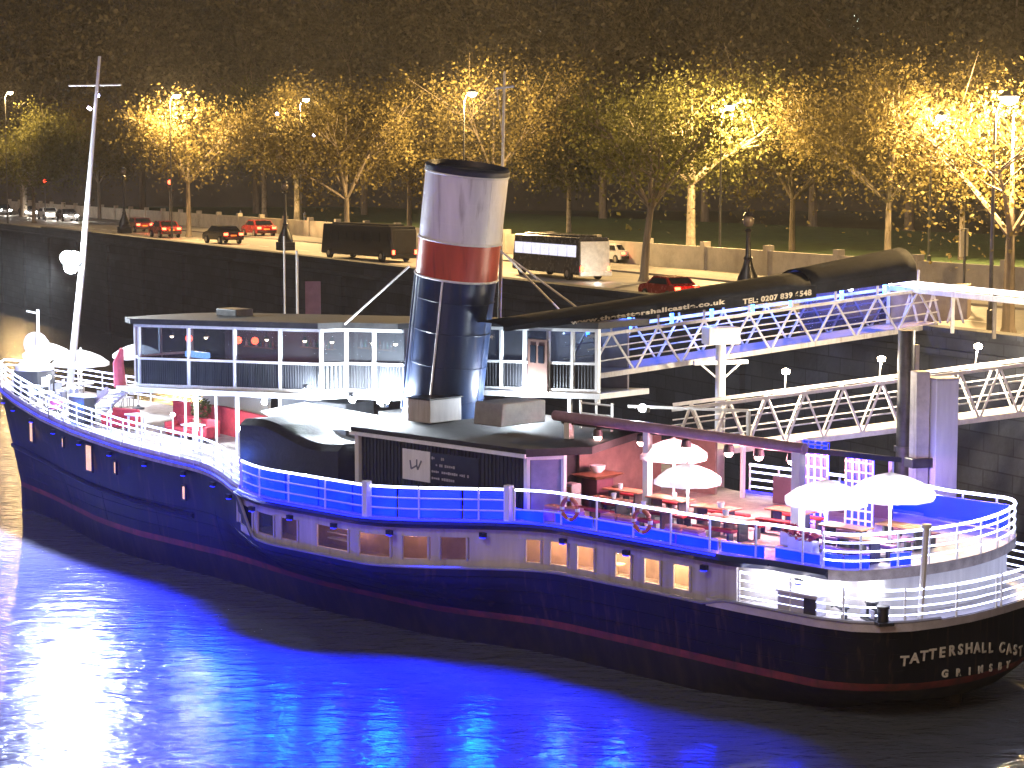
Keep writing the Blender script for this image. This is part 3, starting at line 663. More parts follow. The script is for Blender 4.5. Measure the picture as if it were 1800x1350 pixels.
# portholes / small hull windows near the bow
glow = mat('warm_lit_port', (.7, .45, .3), .4, var=.3, scale=2, emit=(1, .55, .33), es=.75)
for px, py, w, h in [(57, 757, .55, 1.05), (158, 805, .62, 1.15), (204, 822, .2, .5), (325, 866, .22, .55), (112, 778, .2, .4)]:
    zz = 3.0
    for _ in range(3):
        yy = lambda u: hull_pt((u + 16.0) / 58.5, zz, ztop(u))[1]
        u = u_at(px, yy, zz); q = proj(ship(u, yy(u), zz)); zz += (q[1] - py) / F * ship(u, yy(u), zz).y
    du = .05; sl = yy(u + du) - yy(u - du); ang = math.atan2(sl, 2 * du)
    wn = MB().box((u, yy(u) + .03, zz), (w, .08, h), ang).build('hull_window', glow, SHIP, bevel=.04)
    fr = MB()
    for s_ in (-1, 1):
        fr.box((u + s_ * (w / 2 + .03) * math.cos(ang), yy(u) + .04 + s_ * (w / 2 + .03) * math.sin(ang), zz), (.05, .1, h + .1), ang)
        fr.box((u, yy(u) + .04, zz + s_ * (h / 2 + .03)), (w + .1, .1, .05), ang)
    fr.build('frame', black, wn)

# ---- railings: posts and rails following a deck edge
post1 = None
def railing(us, yf, zf, sgn, hs, m, r=.035, every=1.5, name='railing', top=1.1):
    global post1
    pts = [Vector((u, sgn * yf(u), zf(u))) for u in us]
    first = None; acc = every; last = pts[0]
    rl = MB().tube([p + Vector((0, 0, hs[-1])) for p in pts], r * 1.25, 6).build(name, railglow, SHIP, True)
    for h in hs[:-1]:
        MB().tube([p + Vector((0, 0, h)) for p in pts], r * .8, 5).build('rail', railglow if pts[0].x > 12.7 or pts[-1].x < -12.7 else m, rl, True)
    for p in pts:
        acc += (p - last).length; last = p
        if acc >= every:
            acc = 0
            if post1 is None:
                post1 = MB().tube([(0, 0, 0), (0, 0, 1.0)], .038, 6).sphere((0, 0, 1.0), .06, 6).build('post', m, rl, True); o = post1
            else: o = inst(post1, parent=rl)
            o.location = p; o.scale = (1, 1, hs[-1]); o.parent = rl
    return rl
yr = lambda u: max(.05, yend(u) - .1)
H3 = (.3, .58, .86, 1.12)
railing(np.concatenate([np.linspace(12.8, 40, 90), np.linspace(40.2, 42.35, 14)]), yr, zd, 1, H3, white)
railing(np.concatenate([np.linspace(28, 40, 50), np.linspace(40.2, 42.35, 14)]), yr, zd, -1, H3, white)
railing(np.linspace(12.6, .2, 60), yr, zd, 1, (.34, .72, 1.1), white, .04, 1.9)
railing(np.linspace(0, -12.6, 60), yr, zd, 1, (.4, 1.1), white, .04, 1.7)
railing(np.concatenate([np.linspace(-12.75, -13.0, 3), -13.1 - 1.85 * np.sin(np.linspace(0, 1.5708, 22))]), yr, zd, 1, (.28, .56, .84, 1.1), white, .04, 1.2)
railing(np.concatenate([np.linspace(-2, -13.0, 50), -13.1 - 1.85 * np.sin(np.linspace(0, 1.5708, 22))]), yr, zd, -1, (.28, .56, .84, 1.1), white, .045, 1.2)
ya = lambda u: max(.05, hb(u) - .12)
railing(np.concatenate([np.linspace(-9.8, -14.6, 34), np.linspace(-14.7, -15.8, 24), np.linspace(-15.82, -16.0, 14)]), ya, lambda u: 2.3, 1, (.25, .5, .76, 1.02), white, .035, 1.9)
railing(np.concatenate([np.linspace(-12, -14.6, 26), np.linspace(-14.7, -15.8, 24), np.linspace(-15.82, -16.0, 14)]), ya, lambda u: 2.3, -1, (.25, .5, .76, 1.02), white, .035, 1.9)
# white bulwark boards at the bow, each its own board
k = 0; u = 40.6
bul = mat('weathered_white_board', (.66, .66, .72), .5, var=.25, scale=1.5, streak=True)
while u > 14.2:
    u2 = u - 1.55; mb = MB(); vs = []
    for uu in (u - .04, (u + u2) / 2, u2 + .04):
        for dz, dy in ((-.1, .05), (.14, .05), (.14, 0), (-.1, 0)): vs.append((uu, ydeck(uu) - .06 + dy, zd(uu) + dz))
    fs = [(i * 4 + j, i * 4 + (j + 1) % 4, i * 4 + 4 + (j + 1) % 4, i * 4 + 4 + j) for i in range(2) for j in range(4)] + [(0, 3, 2, 1), (8, 9, 10, 11)]
    mb.add(vs, fs).build('bulwark_board', bul, SHIP); u = u2
# sponson rail panels glowing for the blue light on them, and light tubes along the deck edge
for u in np.arange(-12.9, -14.4, -.7):     # low glowing panels added as blue wash round the stern
    MB().box((u, yend(u) - .35 - (.15 if u < -13.6 else 0), zd(u) + .22), (.74, .04, .4), math.atan2(yend(u + .2) - yend(u - .2), .4)).build('blue_panel', bluepanel, SHIP)
u = 13.0
while u > .4:
    u2 = max(u - 1.9, .2); mb = MB(); vs = []
    for uu in np.linspace(u - .05, u2 + .05, 4):
        for dz, dy in ((.02, .04), (.98, .04), (.98, 0), (.02, 0)): vs.append((uu, ydeck(uu) - .3 + dy, zd(uu) + dz))
    fs = [(i * 4 + j, i * 4 + (j + 1) % 4, i * 4 + 4 + (j + 1) % 4, i * 4 + 4 + j) for i in range(3) for j in range(4)] + [(0, 3, 2, 1), (12, 13, 14, 15)]
    bp_ = mb.add(vs, fs).build('blue_panel', bluepanel, SHIP); MB().add([(x, y - .05, z + (.04 if z > zd(x) + .5 else -.01)) for x, y, z in vs], fs).build('glow_stop', black, bp_); u = u2  # black board added behind to keep the panel glow off the cabin
def edge_tube(us, dz, dy, r, m=ledb, sgn=1, yf=None):
    MB().tube([(u, sgn * ((yf or yend)(u) + dy), zd(u) + dz) for u in us], r, 5).build('light_tube', m, SHIP, True)
edge_tube(np.linspace(13, -9, 90), -.02, .17, .035)
edge_tube(np.linspace(41.5, 13.4, 80), -.12, .07, .03)
edge_tube(np.linspace(-2, -13, 40), .1, -.3, .06, sgn=-1)
for u in np.arange(-11.6, 0, 1.9):      # low panels glowing as blue wash aft of the sponson
    mb = MB().box((u, ydeck(u) - .32, zd(u) + .2), (1.7, .04, .36)); mb.build('blue_panel', bluepanel, SHIP)
for u in (-7, -8.9, -10.8, -12.5):      # glowing panels added for the blue light on the far rail, aft
    MB().box((u, -(yend(u) - .25), zd(u) + .5), (1.7, .04, .8)).build('blue_panel', bluepanel, SHIP)
# white life-raft locker on the sponson rail, gate post
MB().box((4.45, ydeck(4.45) - .05, zd(4) + .62), (.26, .26, 1.3)).build('gate_post', white, SHIP, bevel=.02)
MB().box((.15, ydeck(.15) - .05, zd(0) + .62), (.26, .26, 1.3)).build('gate_post', white, SHIP, bevel=.02)
# ---- ship's name on the stern quarter
def put_letter(ch, px, py, size, m):
    P = lambda t, z: (lambda q: Vector((q[0], q[1] * (1 if t >= 0 else -1), z)))(hull_pt(abs(t), z, ztop(-16.0 + abs(t) * 58.5)))   # t < 0 runs on round the stern to the far side
    zz = 1.5
    for _ in range(5):
        lo, hi = -.006, .15
        for _k in range(40):
            t = (lo + hi) / 2
            if proj(SM @ P(t, zz))[0] > px: lo = t
            else: hi = t
        q = SM @ P(t, zz); zz += (proj(q)[1] - py) / F * q.y
    p = P(t, zz); e = .0005 if t < .008 else .003
    du = (P(t - e, zz) - P(t + e, zz)).normalized(); dz = (P(t, zz + .12) - P(t, zz - .12)).normalized()
    nrm = du.cross(dz).normalized(); dz = nrm.cross(du)
    cu = bpy.data.curves.new('letter', 'FONT'); cu.body = ch; cu.size = size; cu.align_x = 'CENTER'; cu.align_y = 'CENTER'; cu.extrude = .015; cu.offset = .012
    tmp = bpy.data.objects.new('tmp', cu); C.objects.link(tmp); dg = bpy.context.evaluated_depsgraph_get(); dg.update()
    me = bpy.data.meshes.new_from_object(tmp.evaluated_get(dg)); bpy.data.objects.remove(tmp)
    me.materials.clear(); me.materials.append(m)
    o = bpy.data.objects.new('letter', me); C.objects.link(o); o.parent = SHIP
    mt = Matrix((du, dz, nrm)).transposed().to_4x4(); mt.translation = p + nrm * .035; o.matrix_local = mt
gold = mat('cream_lettering', (.72, .68, .58), .5, var=.15, scale=5)
for ch, px, py in zip('TATTERSHALL', [1589, 1607, 1623, 1638, 1655, 1672, 1687, 1702, 1716, 1728, 1740], [1162, 1157, 1153, 1150, 1147, 1144, 1142, 1140, 1139, 1139, 1139]): put_letter(ch, px, py, .46, gold)
for ch, px, py in zip('CAST', [1760, 1772, 1783, 1792], [1139, 1141, 1143, 1145]): put_letter(ch, px, py, .46, gold)
for ch, px, py in zip('GRIMSBY', [1660, 1683, 1703, 1722, 1740, 1756, 1770], [1184, 1182, 1180, 1177, 1174, 1171, 1168]): put_letter(ch, px, py, .33, gold)

# ---- deckhouse (bridge house): white framed glazing over dark panels
def zt(u): return 9.9 - .036 * (u - 3.5)
def zb(u): return 7.4 - .052 * (u - 3.5)
house = MB().prism([(30.3, .9), (30.6, -1.0), (30.3, -3.0), (28.6, -3.9), (15, -3.9), (3.2, -5.2), (3.2, -2.2), (10.3, -2.2), (11.3, .9), (14.7, .9), (15.2, 1.8), (28.6, 1.8)], lambda x, y: zt(x) + .02, lambda x, y: zt(x) + .26).build('house_roof', roofm, SHIP)
MB().prism([(30.4, 1.4), (30.7, -1.0), (30.4, -3.2), (28.6, -4.0), (3.2, -5.2), (3.2, -2.3), (10.3, -2.3), (11.3, 1.0), (14.6, 1.0), (15.1, 1.9), (28.7, 1.9)], lambda x, y: zb(x) - .22, lambda x, y: zb(x)).build('bridge_deck', white, SHIP)
def glazed(segs, wtint, upper=.52):
    """segs: list of plan points; each bay gets a pane above, a dark board below, and white bars"""
    for (a, b) in segs:
        a, b = Vector(a), Vector(b)
        A = lambda p, f: Vector((p.x, p.y, zb(p.x) + f * (zt(p.x) - zb(p.x))))
        d = (b - a).normalized(); nn = Vector((d.y, -d.x)); 
        if nn.y < 0: nn = -nn
        n3 = Vector((nn.x, nn.y, 0)); fr = MB()
        def quad(f0, f1, off):
            q = [A(a, f0), A(b, f0), A(b, f1), A(a, f1)]; o_ = n3 * off
            return MB().hexa([p - n3 * .04 + o_ for p in (q[0], q[1])] + [p + o_ for p in (q[1], q[0])] + [p - n3 * .04 + o_ for p in (q[3], q[2])] + [p + o_ for p in (q[2], q[3])])
        pn = quad(.47, .97, -.04).build('window', wtint, SHIP)
        quad(.03, .44, -.03).build('lower_panel', darkpanel, SHIP)
        fr.bar(A(a, 0) , A(a, 1), .13, .13)
        fr.bar(A(a, .455), A(b, .455), .1, .1); fr.bar(A(a, .03), A(b, .03), .12, .14); fr.bar(A(a, .975), A(b, .975), .12, .12)
        fr.build('frame', white, pn)
        rb = MB(); L = (b - a).length; k = int(L / .16)
        for i in range(1, k):
            p = a + (b - a) * i / k; rb.bar(A(p, .04) + n3 * .0, A(p, .44) + n3 * .0, .05, .035)
        rb.build('rib', darkpanel, pn)
def bays(a, b, n): 
    a, b = np.array(a, float), np.array(b, float); return [(tuple(a + (b - a) * i / n), tuple(a + (b - a) * (i + 1) / n)) for i in range(n)]
uA = [u_at(px, lambda u: 1.5, 8) for px in (245, 332, 413, 493, 565)]
glazed([((uA[i], 1.5), (uA[i + 1], 1.5)) for i in range(4)], darkglass)
glazed([((uA[4], 1.5), (14.8, .6))] + bays((14.8, .6), (11.3, .6), 2), darkglass)
glazed(bays((10.1, -2.5), (3.5, -2.5), 5), darkglass)
glazed([((29.9, .6), (uA[0], 1.5)), ((30.2, -1), (29.9, .6)), ((29.9, -2.6), (30.2, -1))], darkglass)
MB().bar((3.5, -2.5, zb(3.5) - .4), (3.5, -2.5, zt(3.5)), .16).build('corner_post', white, SHIP)
# interior of the bridge house: back wall, red seats, bar lights
MB().prism([(28.6, -3.6), (28.6, -3.7), (4, -3.7 - 1.2), (4, -3.6 - 1.2)], lambda x, y: zb(x), lambda x, y: zt(x)).build('house_back_wall', mat('plum_panelling', (.12, .1, .12), .5), SHIP)
for u, L in ((26.5, 1.6), (23, 2.0), (19.2, 1.4)):
    MB().box((u, -1.2, zb(u) + .45), (L, .8, .9)).build('house_seat', redf, SHIP, bevel=.08)
MB().box((27, -.8, zb(27) + 1.35), (1.6, .3, .28)).build('bar_light', mat('bar_screen', (.1, .2, .5), .3, var=0, emit=(.25, .5, 1), es=2.2), SHIP, bevel=.05)
for u in (27.1, 23.4, 22.2): MB().sphere((u, -.4, zt(u) - .75), .17, 8).build('bar_lamp', tail, SHIP, True)
for u, c_, pw in ((26.5, (1, .35, .35), 90), (23, (1, .3, .3), 90), (18.5, (.6, .8, 1), 90), (7, (.6, .8, 1), 130), (13, (.4, .6, 1), 130)):
    lamp('house_light', (u, -1.6 if u > 12 else -3.4, zt(u) - .5), pw, c_, SHIP)
for u in (25.6, 21.4, 17.4, 13.4):
    sh = MB().box((u, -3.35, zb(u) + 1.55), (2.2, .3, .05)).build('bottle_shelf', wood, SHIP)
    for i in range(9): MB().lathe([(.06, 0), (.06, .2), (.02, .26), (.02, .34)], 6, (u - 1 + i * .25, -3.35, zb(u) + 1.58)).build('bottle', mat('bottle_%d' % (i % 3), [(.3, .1, .04), (.05, .2, .08), (.5, .45, .4)][i % 3], .15), sh, True)
for u in (27.6, 25, 20.6, 18, 16.2, 13.6, 12.2):
    pn = MB().tube([(u, .2, zt(u)), (u, .2, zt(u) - .45)], .015, 4).lathe([(.03, .16), (.16, 0)], 10, (u, .2, zt(u) - .6)).build('pendant', black, SHIP); MB().sphere((u, .2, zt(u) - .62), .09, 8).build('bulb', mat('warm_pendant', (1, 1, 1), .3, var=0, emit=(1, .72, .45), es=14), pn, True)
# brown door in the far house and ladder
MB().box((6.6, -2.38, zb(6.6) + 1.05), (1.1, .1, 2.1)).build('door', mat('brown_door', (.16, .09, .07), .5), SHIP, bevel=.02)
for y in (-.22, .22): MB().box((6.6 + y, -2.32, zb(6.6) + 1.5), (.3, .04, .7)).build('door_pane', carglass, SHIP)
# roof furniture
MB().box((25.2, -1.6, zt(25) + .42), (1.5, 1.0, .35)).build('roof_vent', steel, SHIP, bevel=.05)
MB().lathe([(.25, 0), (.25, .5), (.32, .55), (.05, .7)], 10, (12.6, -1.6, zt(12) + .25)).build('roof_vent', black, SHIP, True)
# posts under the bridge deck
for px in (326, 345, 380, 417, 493):
    u = u_at(px, lambda u: 1.6, 5.5); MB().bar((u, 1.6, zd(u)), (u, 1.6, zb(u) - .2), .13 if px in (345, 417) else .08).build('deck_post', white, SHIP)
for u in (28, 24, 20, 16, 12, 6): MB().bar((u, -3.6, zd(u)), (u, -3.6, zb(u) - .2), .13).build('deck_post', white, SHIP)
# saloon entrance under the bridge deck: red curved back wall, dark casing
MB().prism([(27.6, .2), (25, -.6), (21.6, -.4), (21.6, -.6), (25, -.9), (27.8, 0)], lambda x, y: zd(x), lambda x, y: zd(x) + 1.25).build('red_screen', redf, SHIP)
MB().box((18, -.9, 5.0), (4.6, 1.6, 2.4)).build('engine_casing', darkpanel, SHIP, bevel=.05)
MB().box((26.5, -2.6, zd(26) + 1.1), (5, .15, 2.2)).build('white_screen', canvas, SHIP)
for px, pw in ((346, 520), (468, 620)):      # floodlights under the bridge deck edge
    u = u_at(px, lambda u: 1.75, 6.3); z = zb(u) - .38
    b_ = MB().box((u, 1.72, z + .1), (.34, .2, .16)).build('flood_housing', steel, SHIP); MB().sphere((u, 1.84, z - .02), .13, 10).build('lamp', bulbw, b_, True)
    lamp('deck_flood', (u, 2.05, z - .12), pw, (.85, .93, 1), SHIP, size=.12)
# stair from foredeck to the bridge deck
st = MB()
for y in (1.2, 2.4): st.bar((29.6, y, zb(29) - .1), (32.2, y, zd(32)), .12, .26)
st = st.build('stair', mat('lilac_paint', (.5, .42, .55), .5), SHIP)
for i in range(9):
    f = (i + .5) / 9; MB().box((29.6 + 2.6 * f, 1.8, zb(29) - .1 + (zd(32) - zb(29)) * f), (.26, 1.1, .05)).build('step', white, st)
# rounded red panel at the front corner of the house
MB().tube([(30.5, 1.1, zb(30) - .1), (30.55, 1.15, zb(30) + 1.0), (30.3, 1.1, zb(30) + 1.7)], [.3, .26, .1], 8).build('corner_fairing', mat('pink_red_plastic', (.7, .12, .16), .35), SHIP, True)

# ---- funnel
FR = 1.62; fb = Vector((9.75, 0, 5.9)); ft = Vector((8.15, 0, 16.1)); fa = (ft - fb).normalized()
fx = fa.cross(Vector((0, 1, 0))).normalized(); fm = Matrix((Vector((0, 1, 0)).cross(fa), Vector((0, 1, 0)), fa)).transposed()
FL = (ft - fb).length
fblue = mat('navy_funnel_paint', (.022, .04, .10), .3, var=.25, scale=.8, streak=True)
fred = mat('red_funnel_band', (.52, .085, .045), .35, var=.2, scale=1, streak=True)
fwhite = mat('white_funnel_paint', (.80, .78, .78), .4, var=.14, scale=.9, streak=True)
grime(fwhite, (.16, .12, .10), .55); grime(fred, (.08, .03, .02), .6); grime(fblue, (.09, .07, .06), .4)
fn = MB().lathe([(FR * .98, 0), (FR * .99, FL * .585)], 40, fb, fm).build('funnel', fblue, SHIP, True)
MB().lathe([(FR + .005, FL * .585), (FR + .005, FL * .728)], 40, fb, fm).build('red_band', fred, fn, True)
MB().lathe([(FR + .01, FL * .728), (FR + .012, FL * .985)], 40, fb, fm).build('white_band', fwhite, fn, True)
MB().lathe([(FR - .1, FL * .99), (FR + .03, FL * .98), (FR + .05, FL * .99), (FR + .05, FL * 1.004), (FR - .04, FL * 1.012), (FR - .06, FL * 1.0), (FR - .14, FL * .95)], 40, fb, fm).build('rim', mat('funnel_rim', (.03, .035, .06), .4), fn, True)
for f in (.585, .728, .982): MB().tube([fb + fm @ Vector(((FR + .02) * math.cos(a), (FR + .02) * math.sin(a), FL * f)) for a in np.linspace(0, 2 * math.pi, 40, endpoint=False)], .05, 6, True).build('ring', white, fn, True)
for a in (R(62), R(118)): MB().tube([fb + fm @ Vector(((FR + .05) * math.cos(a), (FR + .05) * math.sin(a), f)) for f in (.6, FL * .58)], .045, 6).build('pipe', fblue if a < 1.5 else fwhite, fn, True)
for f in (.12, .25, .38, .5, .8, .88): MB().tube([fb + fm @ Vector(((FR + .004) * math.cos(a), (FR + .004) * math.sin(a), FL * f)) for a in np.linspace(0, 2 * math.pi, 40, endpoint=False)], .014, 4, True).build('plate_seam', fblue if f < .58 else fwhite, fn, True)
for k_ in range(6):
    for (f0, f1, m_) in ((.02, .58, fblue), (.73, .97, fwhite)):
        a = k_ * math.pi / 3 + .2 + f0; MB().tube([fb + fm @ Vector(((FR + .004) * math.cos(a), (FR + .004) * math.sin(a), FL * f)) for f in (f0, f1)], .014, 4).build('plate_seam', m_, fn)
MB().box((8.4, 1.6, 6.72), (1.3, 1.7, .9)).build('funnel_foot', cream, SHIP, bevel=.04)
MB().box((8.4, 1.6, 7.2), (1.4, 1.8, .06)).build('foot_lid', black, SHIP)
MB().hexa([(3.7, .2, 6.5), (5.2, .2, 6.5), (5.2, 2.6, 6.5), (3.7, 2.6, 6.5), (3.7, .2, 7.35), (5.2, .2, 7.35), (5.2, 2.5, 7.35), (3.7, 2.5, 7.35)]).build('skylight', mat('grey_box_paint', (.3, .31, .34), .45), SHIP, bevel=.05)
for a, b in (((10.9, .6, 12.2), (14.2, 1.2, zt(14) + .2)), ((8.0, -1.2, 13.2), (7.0, -4.6, zt(7) + .2)), ((7.6, -.6, 13.2), (5.6, -4.6, zt(6) + .2))): MB().tube([a, b], .045, 5).build('stay', galv, SHIP)
# aft mast behind the funnel, bow mast
am = MB().tube([(9.6, -3.2, zt(9) + .2), (9.3, -3.2, 20.0)], [.09, .05], 6).build('aft_mast', galv, SHIP, True)
MB().tube([(10.2, -3.6, 19.35), (8.4, -2.8, 19.35)], .045, 5).build('crossbar', galv, am)
MB().tube([(10.15, -3.6, 19.35), (9.4, -3.2, 17.2)], .02, 4).build('halyard', galv, am)
bmast = MB().tube([(36.6, 0, zd(36)), (35.1, 0, 11.5), (33.27, 0, 21.4)], [.19, .15, .07], 8).build('bow_mast', white, SHIP, True)
MB().tube([(35.0, .6, 20.05), (32.4, -.6, 20.05)], .05, 5).build('crossbar', galv, bmast)
MB().tube([(33.7, .3, 19.0), (33.75, .35, 18.9)], .12, 6).build('masthead_lamp', mat('masthead_glow', (1, 1, 1), .3, var=0, emit=(.9, .8, 1), es=8), bmast)
fl = MB().box((35.15, .35, 11.6), (.6, .3, .5)).build('floodlight', steel, bmast, bevel=.04)
for dx, dz in ((-.3, .2), (.3, .2), (0, -.22)): MB().sphere((35.15 + dx, .62, 11.6 + dz), .34, 12).build('flood_lens', bulbw, bmast, True)
lamp('mast_flood', (35.15, 1.3, 11.5), 40000, (.82, .92, 1), SHIP, 'SPOT', .5, 118, (-.05, 1, -.6))
lamp('mast_glow', (35.15, 1.1, 11.7), 11000, (.82, .92, 1), SHIP, size=.5)
# ---- cabin on the sponson with the notice
ca, cb, cy = 9.4, .4, 4.6
cab = MB().prism([(ca, cy), (cb, cy), (cb, 2.9), (1.4, .5), (ca, .5)], lambda x, y: zd(x) - .0, 5.92).build('midship_cabin', darkpanel, SHIP)
rb = MB()
for i in range(1, 46): u = ca - (ca - cb) * i / 46; rb.bar((u, cy + .02, zd(u)), (u, cy + .02, 5.85), .06, .05)
rb.build('cladding_rib', darkpanel, cab)
MB().prism([(ca + .25, cy + .25), (cb - .2, cy + .25), (-.9, 2.6), (.6, -1.5), (1.0, -3.2), (12.6, -3.2), (12.6, .8), (ca + .25, 1.6)], 5.95, 6.22).build('cabin_roof', roofm, SHIP)
MB().bar((ca + .25, cy + .27, 5.98), (cb - .2, cy + .27, 5.98), .1, .14).build('roof_trim', white, SHIP)
MB().bar((ca, cy + .05, zd(ca)), (ca, cy + .05, 5.95), .22).build('corner_post', white, SHIP)
ds = MB()
for a, b in (((.35, cy + .05), (.35, cy + .05)), ((-.35, 3.5), (-.35, 3.5))): ds.bar((*a, zd(0)), (*b, 5.95), .16)
ds.bar((.35, cy + .05, 5.9), (-.35, 3.5, 5.9), .16); ds = ds.build('doorway', white, SHIP)
MB().hexa([(.25, cy - .05, 3.85), (-.28, 3.6, 3.85), (-.32, 3.55, 3.85), (.2, cy - .1, 3.85), (.25, cy - .05, 5.8), (-.28, 3.6, 5.8), (-.32, 3.55, 5.8), (.2, cy - .1, 5.8)]).build('door', mat('violet_door', (.22, .2, .35), .5), ds)
MB().hexa([(.12, cy - .25, 4.7), (-.1, 3.95, 4.7), (-.06, 3.95, 4.7), (.16, cy - .2, 4.7), (.12, cy - .25, 5.5), (-.1, 3.95, 5.5), (-.06, 3.95, 5.5), (.16, cy - .2, 5.5)]).build('door_pane', white, ds)
# notice: white square with a dark mark, dark board with small lines of lettering
nu = [u_at(px, lambda u: cy + .1, 5) for px in (708, 756, 842)]
sq = MB().box(((nu[0] + nu[1]) / 2, cy + .09, 5.05), (nu[0] - nu[1], .05, 1.15)).build('notice_square', white, SHIP)
um = (nu[0] + nu[1]) / 2; k = MB()
for p0, p1 in (((.32, .12), (.26, -.2)), ((.26, -.2), (-.05, -.05)), ((-.05, -.05), (-.1, -.2)), ((-.1, -.2), (-.3, .15)), ((-.05, .18), (-.05, -.05))):
    k.bar((um + p0[0], cy + .125, 5.1 + p0[1]), (um + p1[0], cy + .125, 5.1 + p1[1]), .02, .06)
k.build('mark', mat('grey_ink', (.16, .17, .22), .7), sq)
nb = MB().box(((nu[1] + nu[2]) / 2, cy + .08, 5.05), (nu[1] - nu[2] - .03, .04, 1.15)).build('notice_panel', black, SHIP)
k = MB()
for row, n_ in enumerate((7, 12, 19, 12)):
    u = nu[1] - .1
    for j in range(n_):
        w = random.uniform(.05, .1)
        if random.random() > .15: k.box((u - w / 2, cy + .11, 5.42 - row * .25), (w, .02, random.choice((.06, .08, .1))))
        u -= w + .035
        if u < nu[2] + .08: break
k.build('small_lettering', mat('faded_ink', (.45, .42, .40), .6), nb)['kind'] = 'stuff'
# ---- black paddle box shielding, forward of the cabin
mb = MB(); vs = []; fs = []; us = np.linspace(15.6, 9.75, 16)
for i, u in enumerate(us):
    f = i / 15; h = 6.05 - .55 * f + .18 * math.sin(f * 6.5); y = 5.6 - .2 * f
    vs += [(u, y, zd(u)), (u, y, h - .25), (u, y - .3, h), (u, 3.2, h - .05), (u, 3.2, zd(u))]
for i in range(15):
    for j in range(4): fs.append((i * 5 + j, i * 5 + j + 1, i * 5 + 6 + j, i * 5 + 5 + j))
fs += [tuple(range(5))[::-1], tuple(range(75, 80))]
mb.add(vs, fs).build('paddle_box', mat('dark_tarpaulin', (.022, .021, .022), .7, var=.3, scale=1.5, bump=.5), SHIP, True)
# white canvas added for the glaring white platform beside the casing, lit by floods
mb = MB(); vs = []; fs = []
for i, u in enumerate(np.linspace(17.2, 9.9, 12)):
    for j, y in enumerate(np.linspace(.9, 3.3, 5)): vs.append((u, y, 6.25 - .04 * (17 - u) - .18 * abs(math.sin(i * 1.1)) * (j / 4) - .2 * (j / 4)))
for i in range(11):
    for j in range(4): fs.append((i * 5 + j, i * 5 + 5 + j, i * 5 + 6 + j, i * 5 + 1 + j))
mb.add(vs, fs).build('platform_glow_canvas', canvas, SHIP, True)
def flood(u, y, z, pw_, aim, col=(.8, .9, 1), sz=.16):
    MB().box((u, y, z), (.3, .22, .2)).build('flood_housing', steel, SHIP, bevel=.03)
    v = Vector(aim).normalized(); MB().sphere(Vector((u, y, z)) + v * .16, sz, 8).build('flood_lens', bulbs, SHIP, True)
    lamp('deck_flood', Vector((u, y, z)) + v * .42, pw_ * 2.6, col, SHIP, size=.15)
flood(15.6, 2.1, 7.1, 700, (0, 0, -1)); flood(12.6, 2.2, 7.0, 900, (0, 0, -1)); flood(12.0, 1.2, 6.7, 420, (-.3, -.3, 1)); flood(6.9, -1.6, 6.6, 520, (0, -.4, .6)); flood(11.0, 1.9, 6.7, 520, (-.3, -.2, 1))
flood(-.6, -.6, 7.25, 120, (0, .4, .2))
MB().bar((.6, -1.0, 7.25), (-3.2, -3.4, 7.2), .1).build('light_rail', white, SHIP); MB().bar((-3.2, -3.4, 7.2), (-3.2, -3.4, 6.2), .12).build('light_rail_post', white, SHIP)
# little white rails on the cabin roof
rl = MB()
for u in (3.0, 2.2, 1.4): rl.tube([(u, -1.0, 6.2), (u, -1.0, 7.3)], .05, 5)
rl.tube([(3.0, -1.0, 7.2), (1.4, -1.0, 7.2)], .04, 5).tube([(3.0, -1.0, 6.8), (1.4, -1.0, 6.8)], .04, 5); rl.build('roof_rail', white, SHIP)
# ---- aft shelter: sloping roof, edge beam, posts, back wall
mauve = mat('mauve_paint', (.34, .22, .28), .5, var=.2, scale=1.5)
MB().prism([(1.6, 1.55), (-9.4, 1.55), (-9.4, -4.2), (1.6, -4.2)], lambda x, y: 6.72 - .16 * (1.5 - y) + .0, lambda x, y: 6.9 - .16 * (1.5 - y)).build('shelter_roof', roofm, SHIP)
MB().tube([(1.9, 1.6, 7.02), (-4, 1.6, 6.95), (-9.5, 1.6, 6.86)], .19, 10).build('edge_beam', mauve, SHIP, True)
for px, w in ((1000, .26), (1138, .24), (1403, .34)):
    u = u_at(px, lambda u: 1.55, 5.5); MB().bar((u, 1.55, zd(u)), (u, 1.55, 6.8), w).build('shelter_post', white, SHIP)
for u in (-2.5, -6, -9.1): MB().bar((u, -4.0, zd(u)), (u, -4.0, 6.0), .14).build('shelter_post', white, SHIP)
MB().box((.9, -.9, 5.0), (.14, 4.6, 2.4)).build('shelter_end_wall', brownm, SHIP)
MB().box((-.2, -3.9, 4.9), (2.2, .12, 2.2)).build('shelter_side_wall', brownm, SHIP)
MB().box((-6.6, -3.95, 4.3), (5.2, .14, 1.0)).build('shelter_side_wall', mat('aubergine', (.1, .06, .09), .5), SHIP)
for u in (.2, -1.9, -4.0, -5.9, -7.2, -8.6):
    lo_ = MB().lathe([(.06, .35), (.16, .3), (.2, .05)], 10, (u, 1.1, 6.3)).build('heater_shade', steel, SHIP, True); MB().sphere((u, 1.1, 6.33), .15, 10).build('lamp', bulbp, lo_, True)
    lamp('shelter_light', (u, .8, 6.05), 560, (1, .36, .42), SHIP, size=.15)
for u in (-10.4, -11.8, -13.0, -13.9):       # lamps added on the bulkhead to brighten the lower stern deck
    y_ = max(.1, yend(u) - .55); bl_ = MB().box((u, y_ + .06, 3.2), (.3, .1, .12)).build('added_stern_lamp', bulbs, SHIP, bevel=.02); lamp('added_stern_light', (u, y_ + .3, 3.15), 13, (1, .9, .98), SHIP, size=.1)
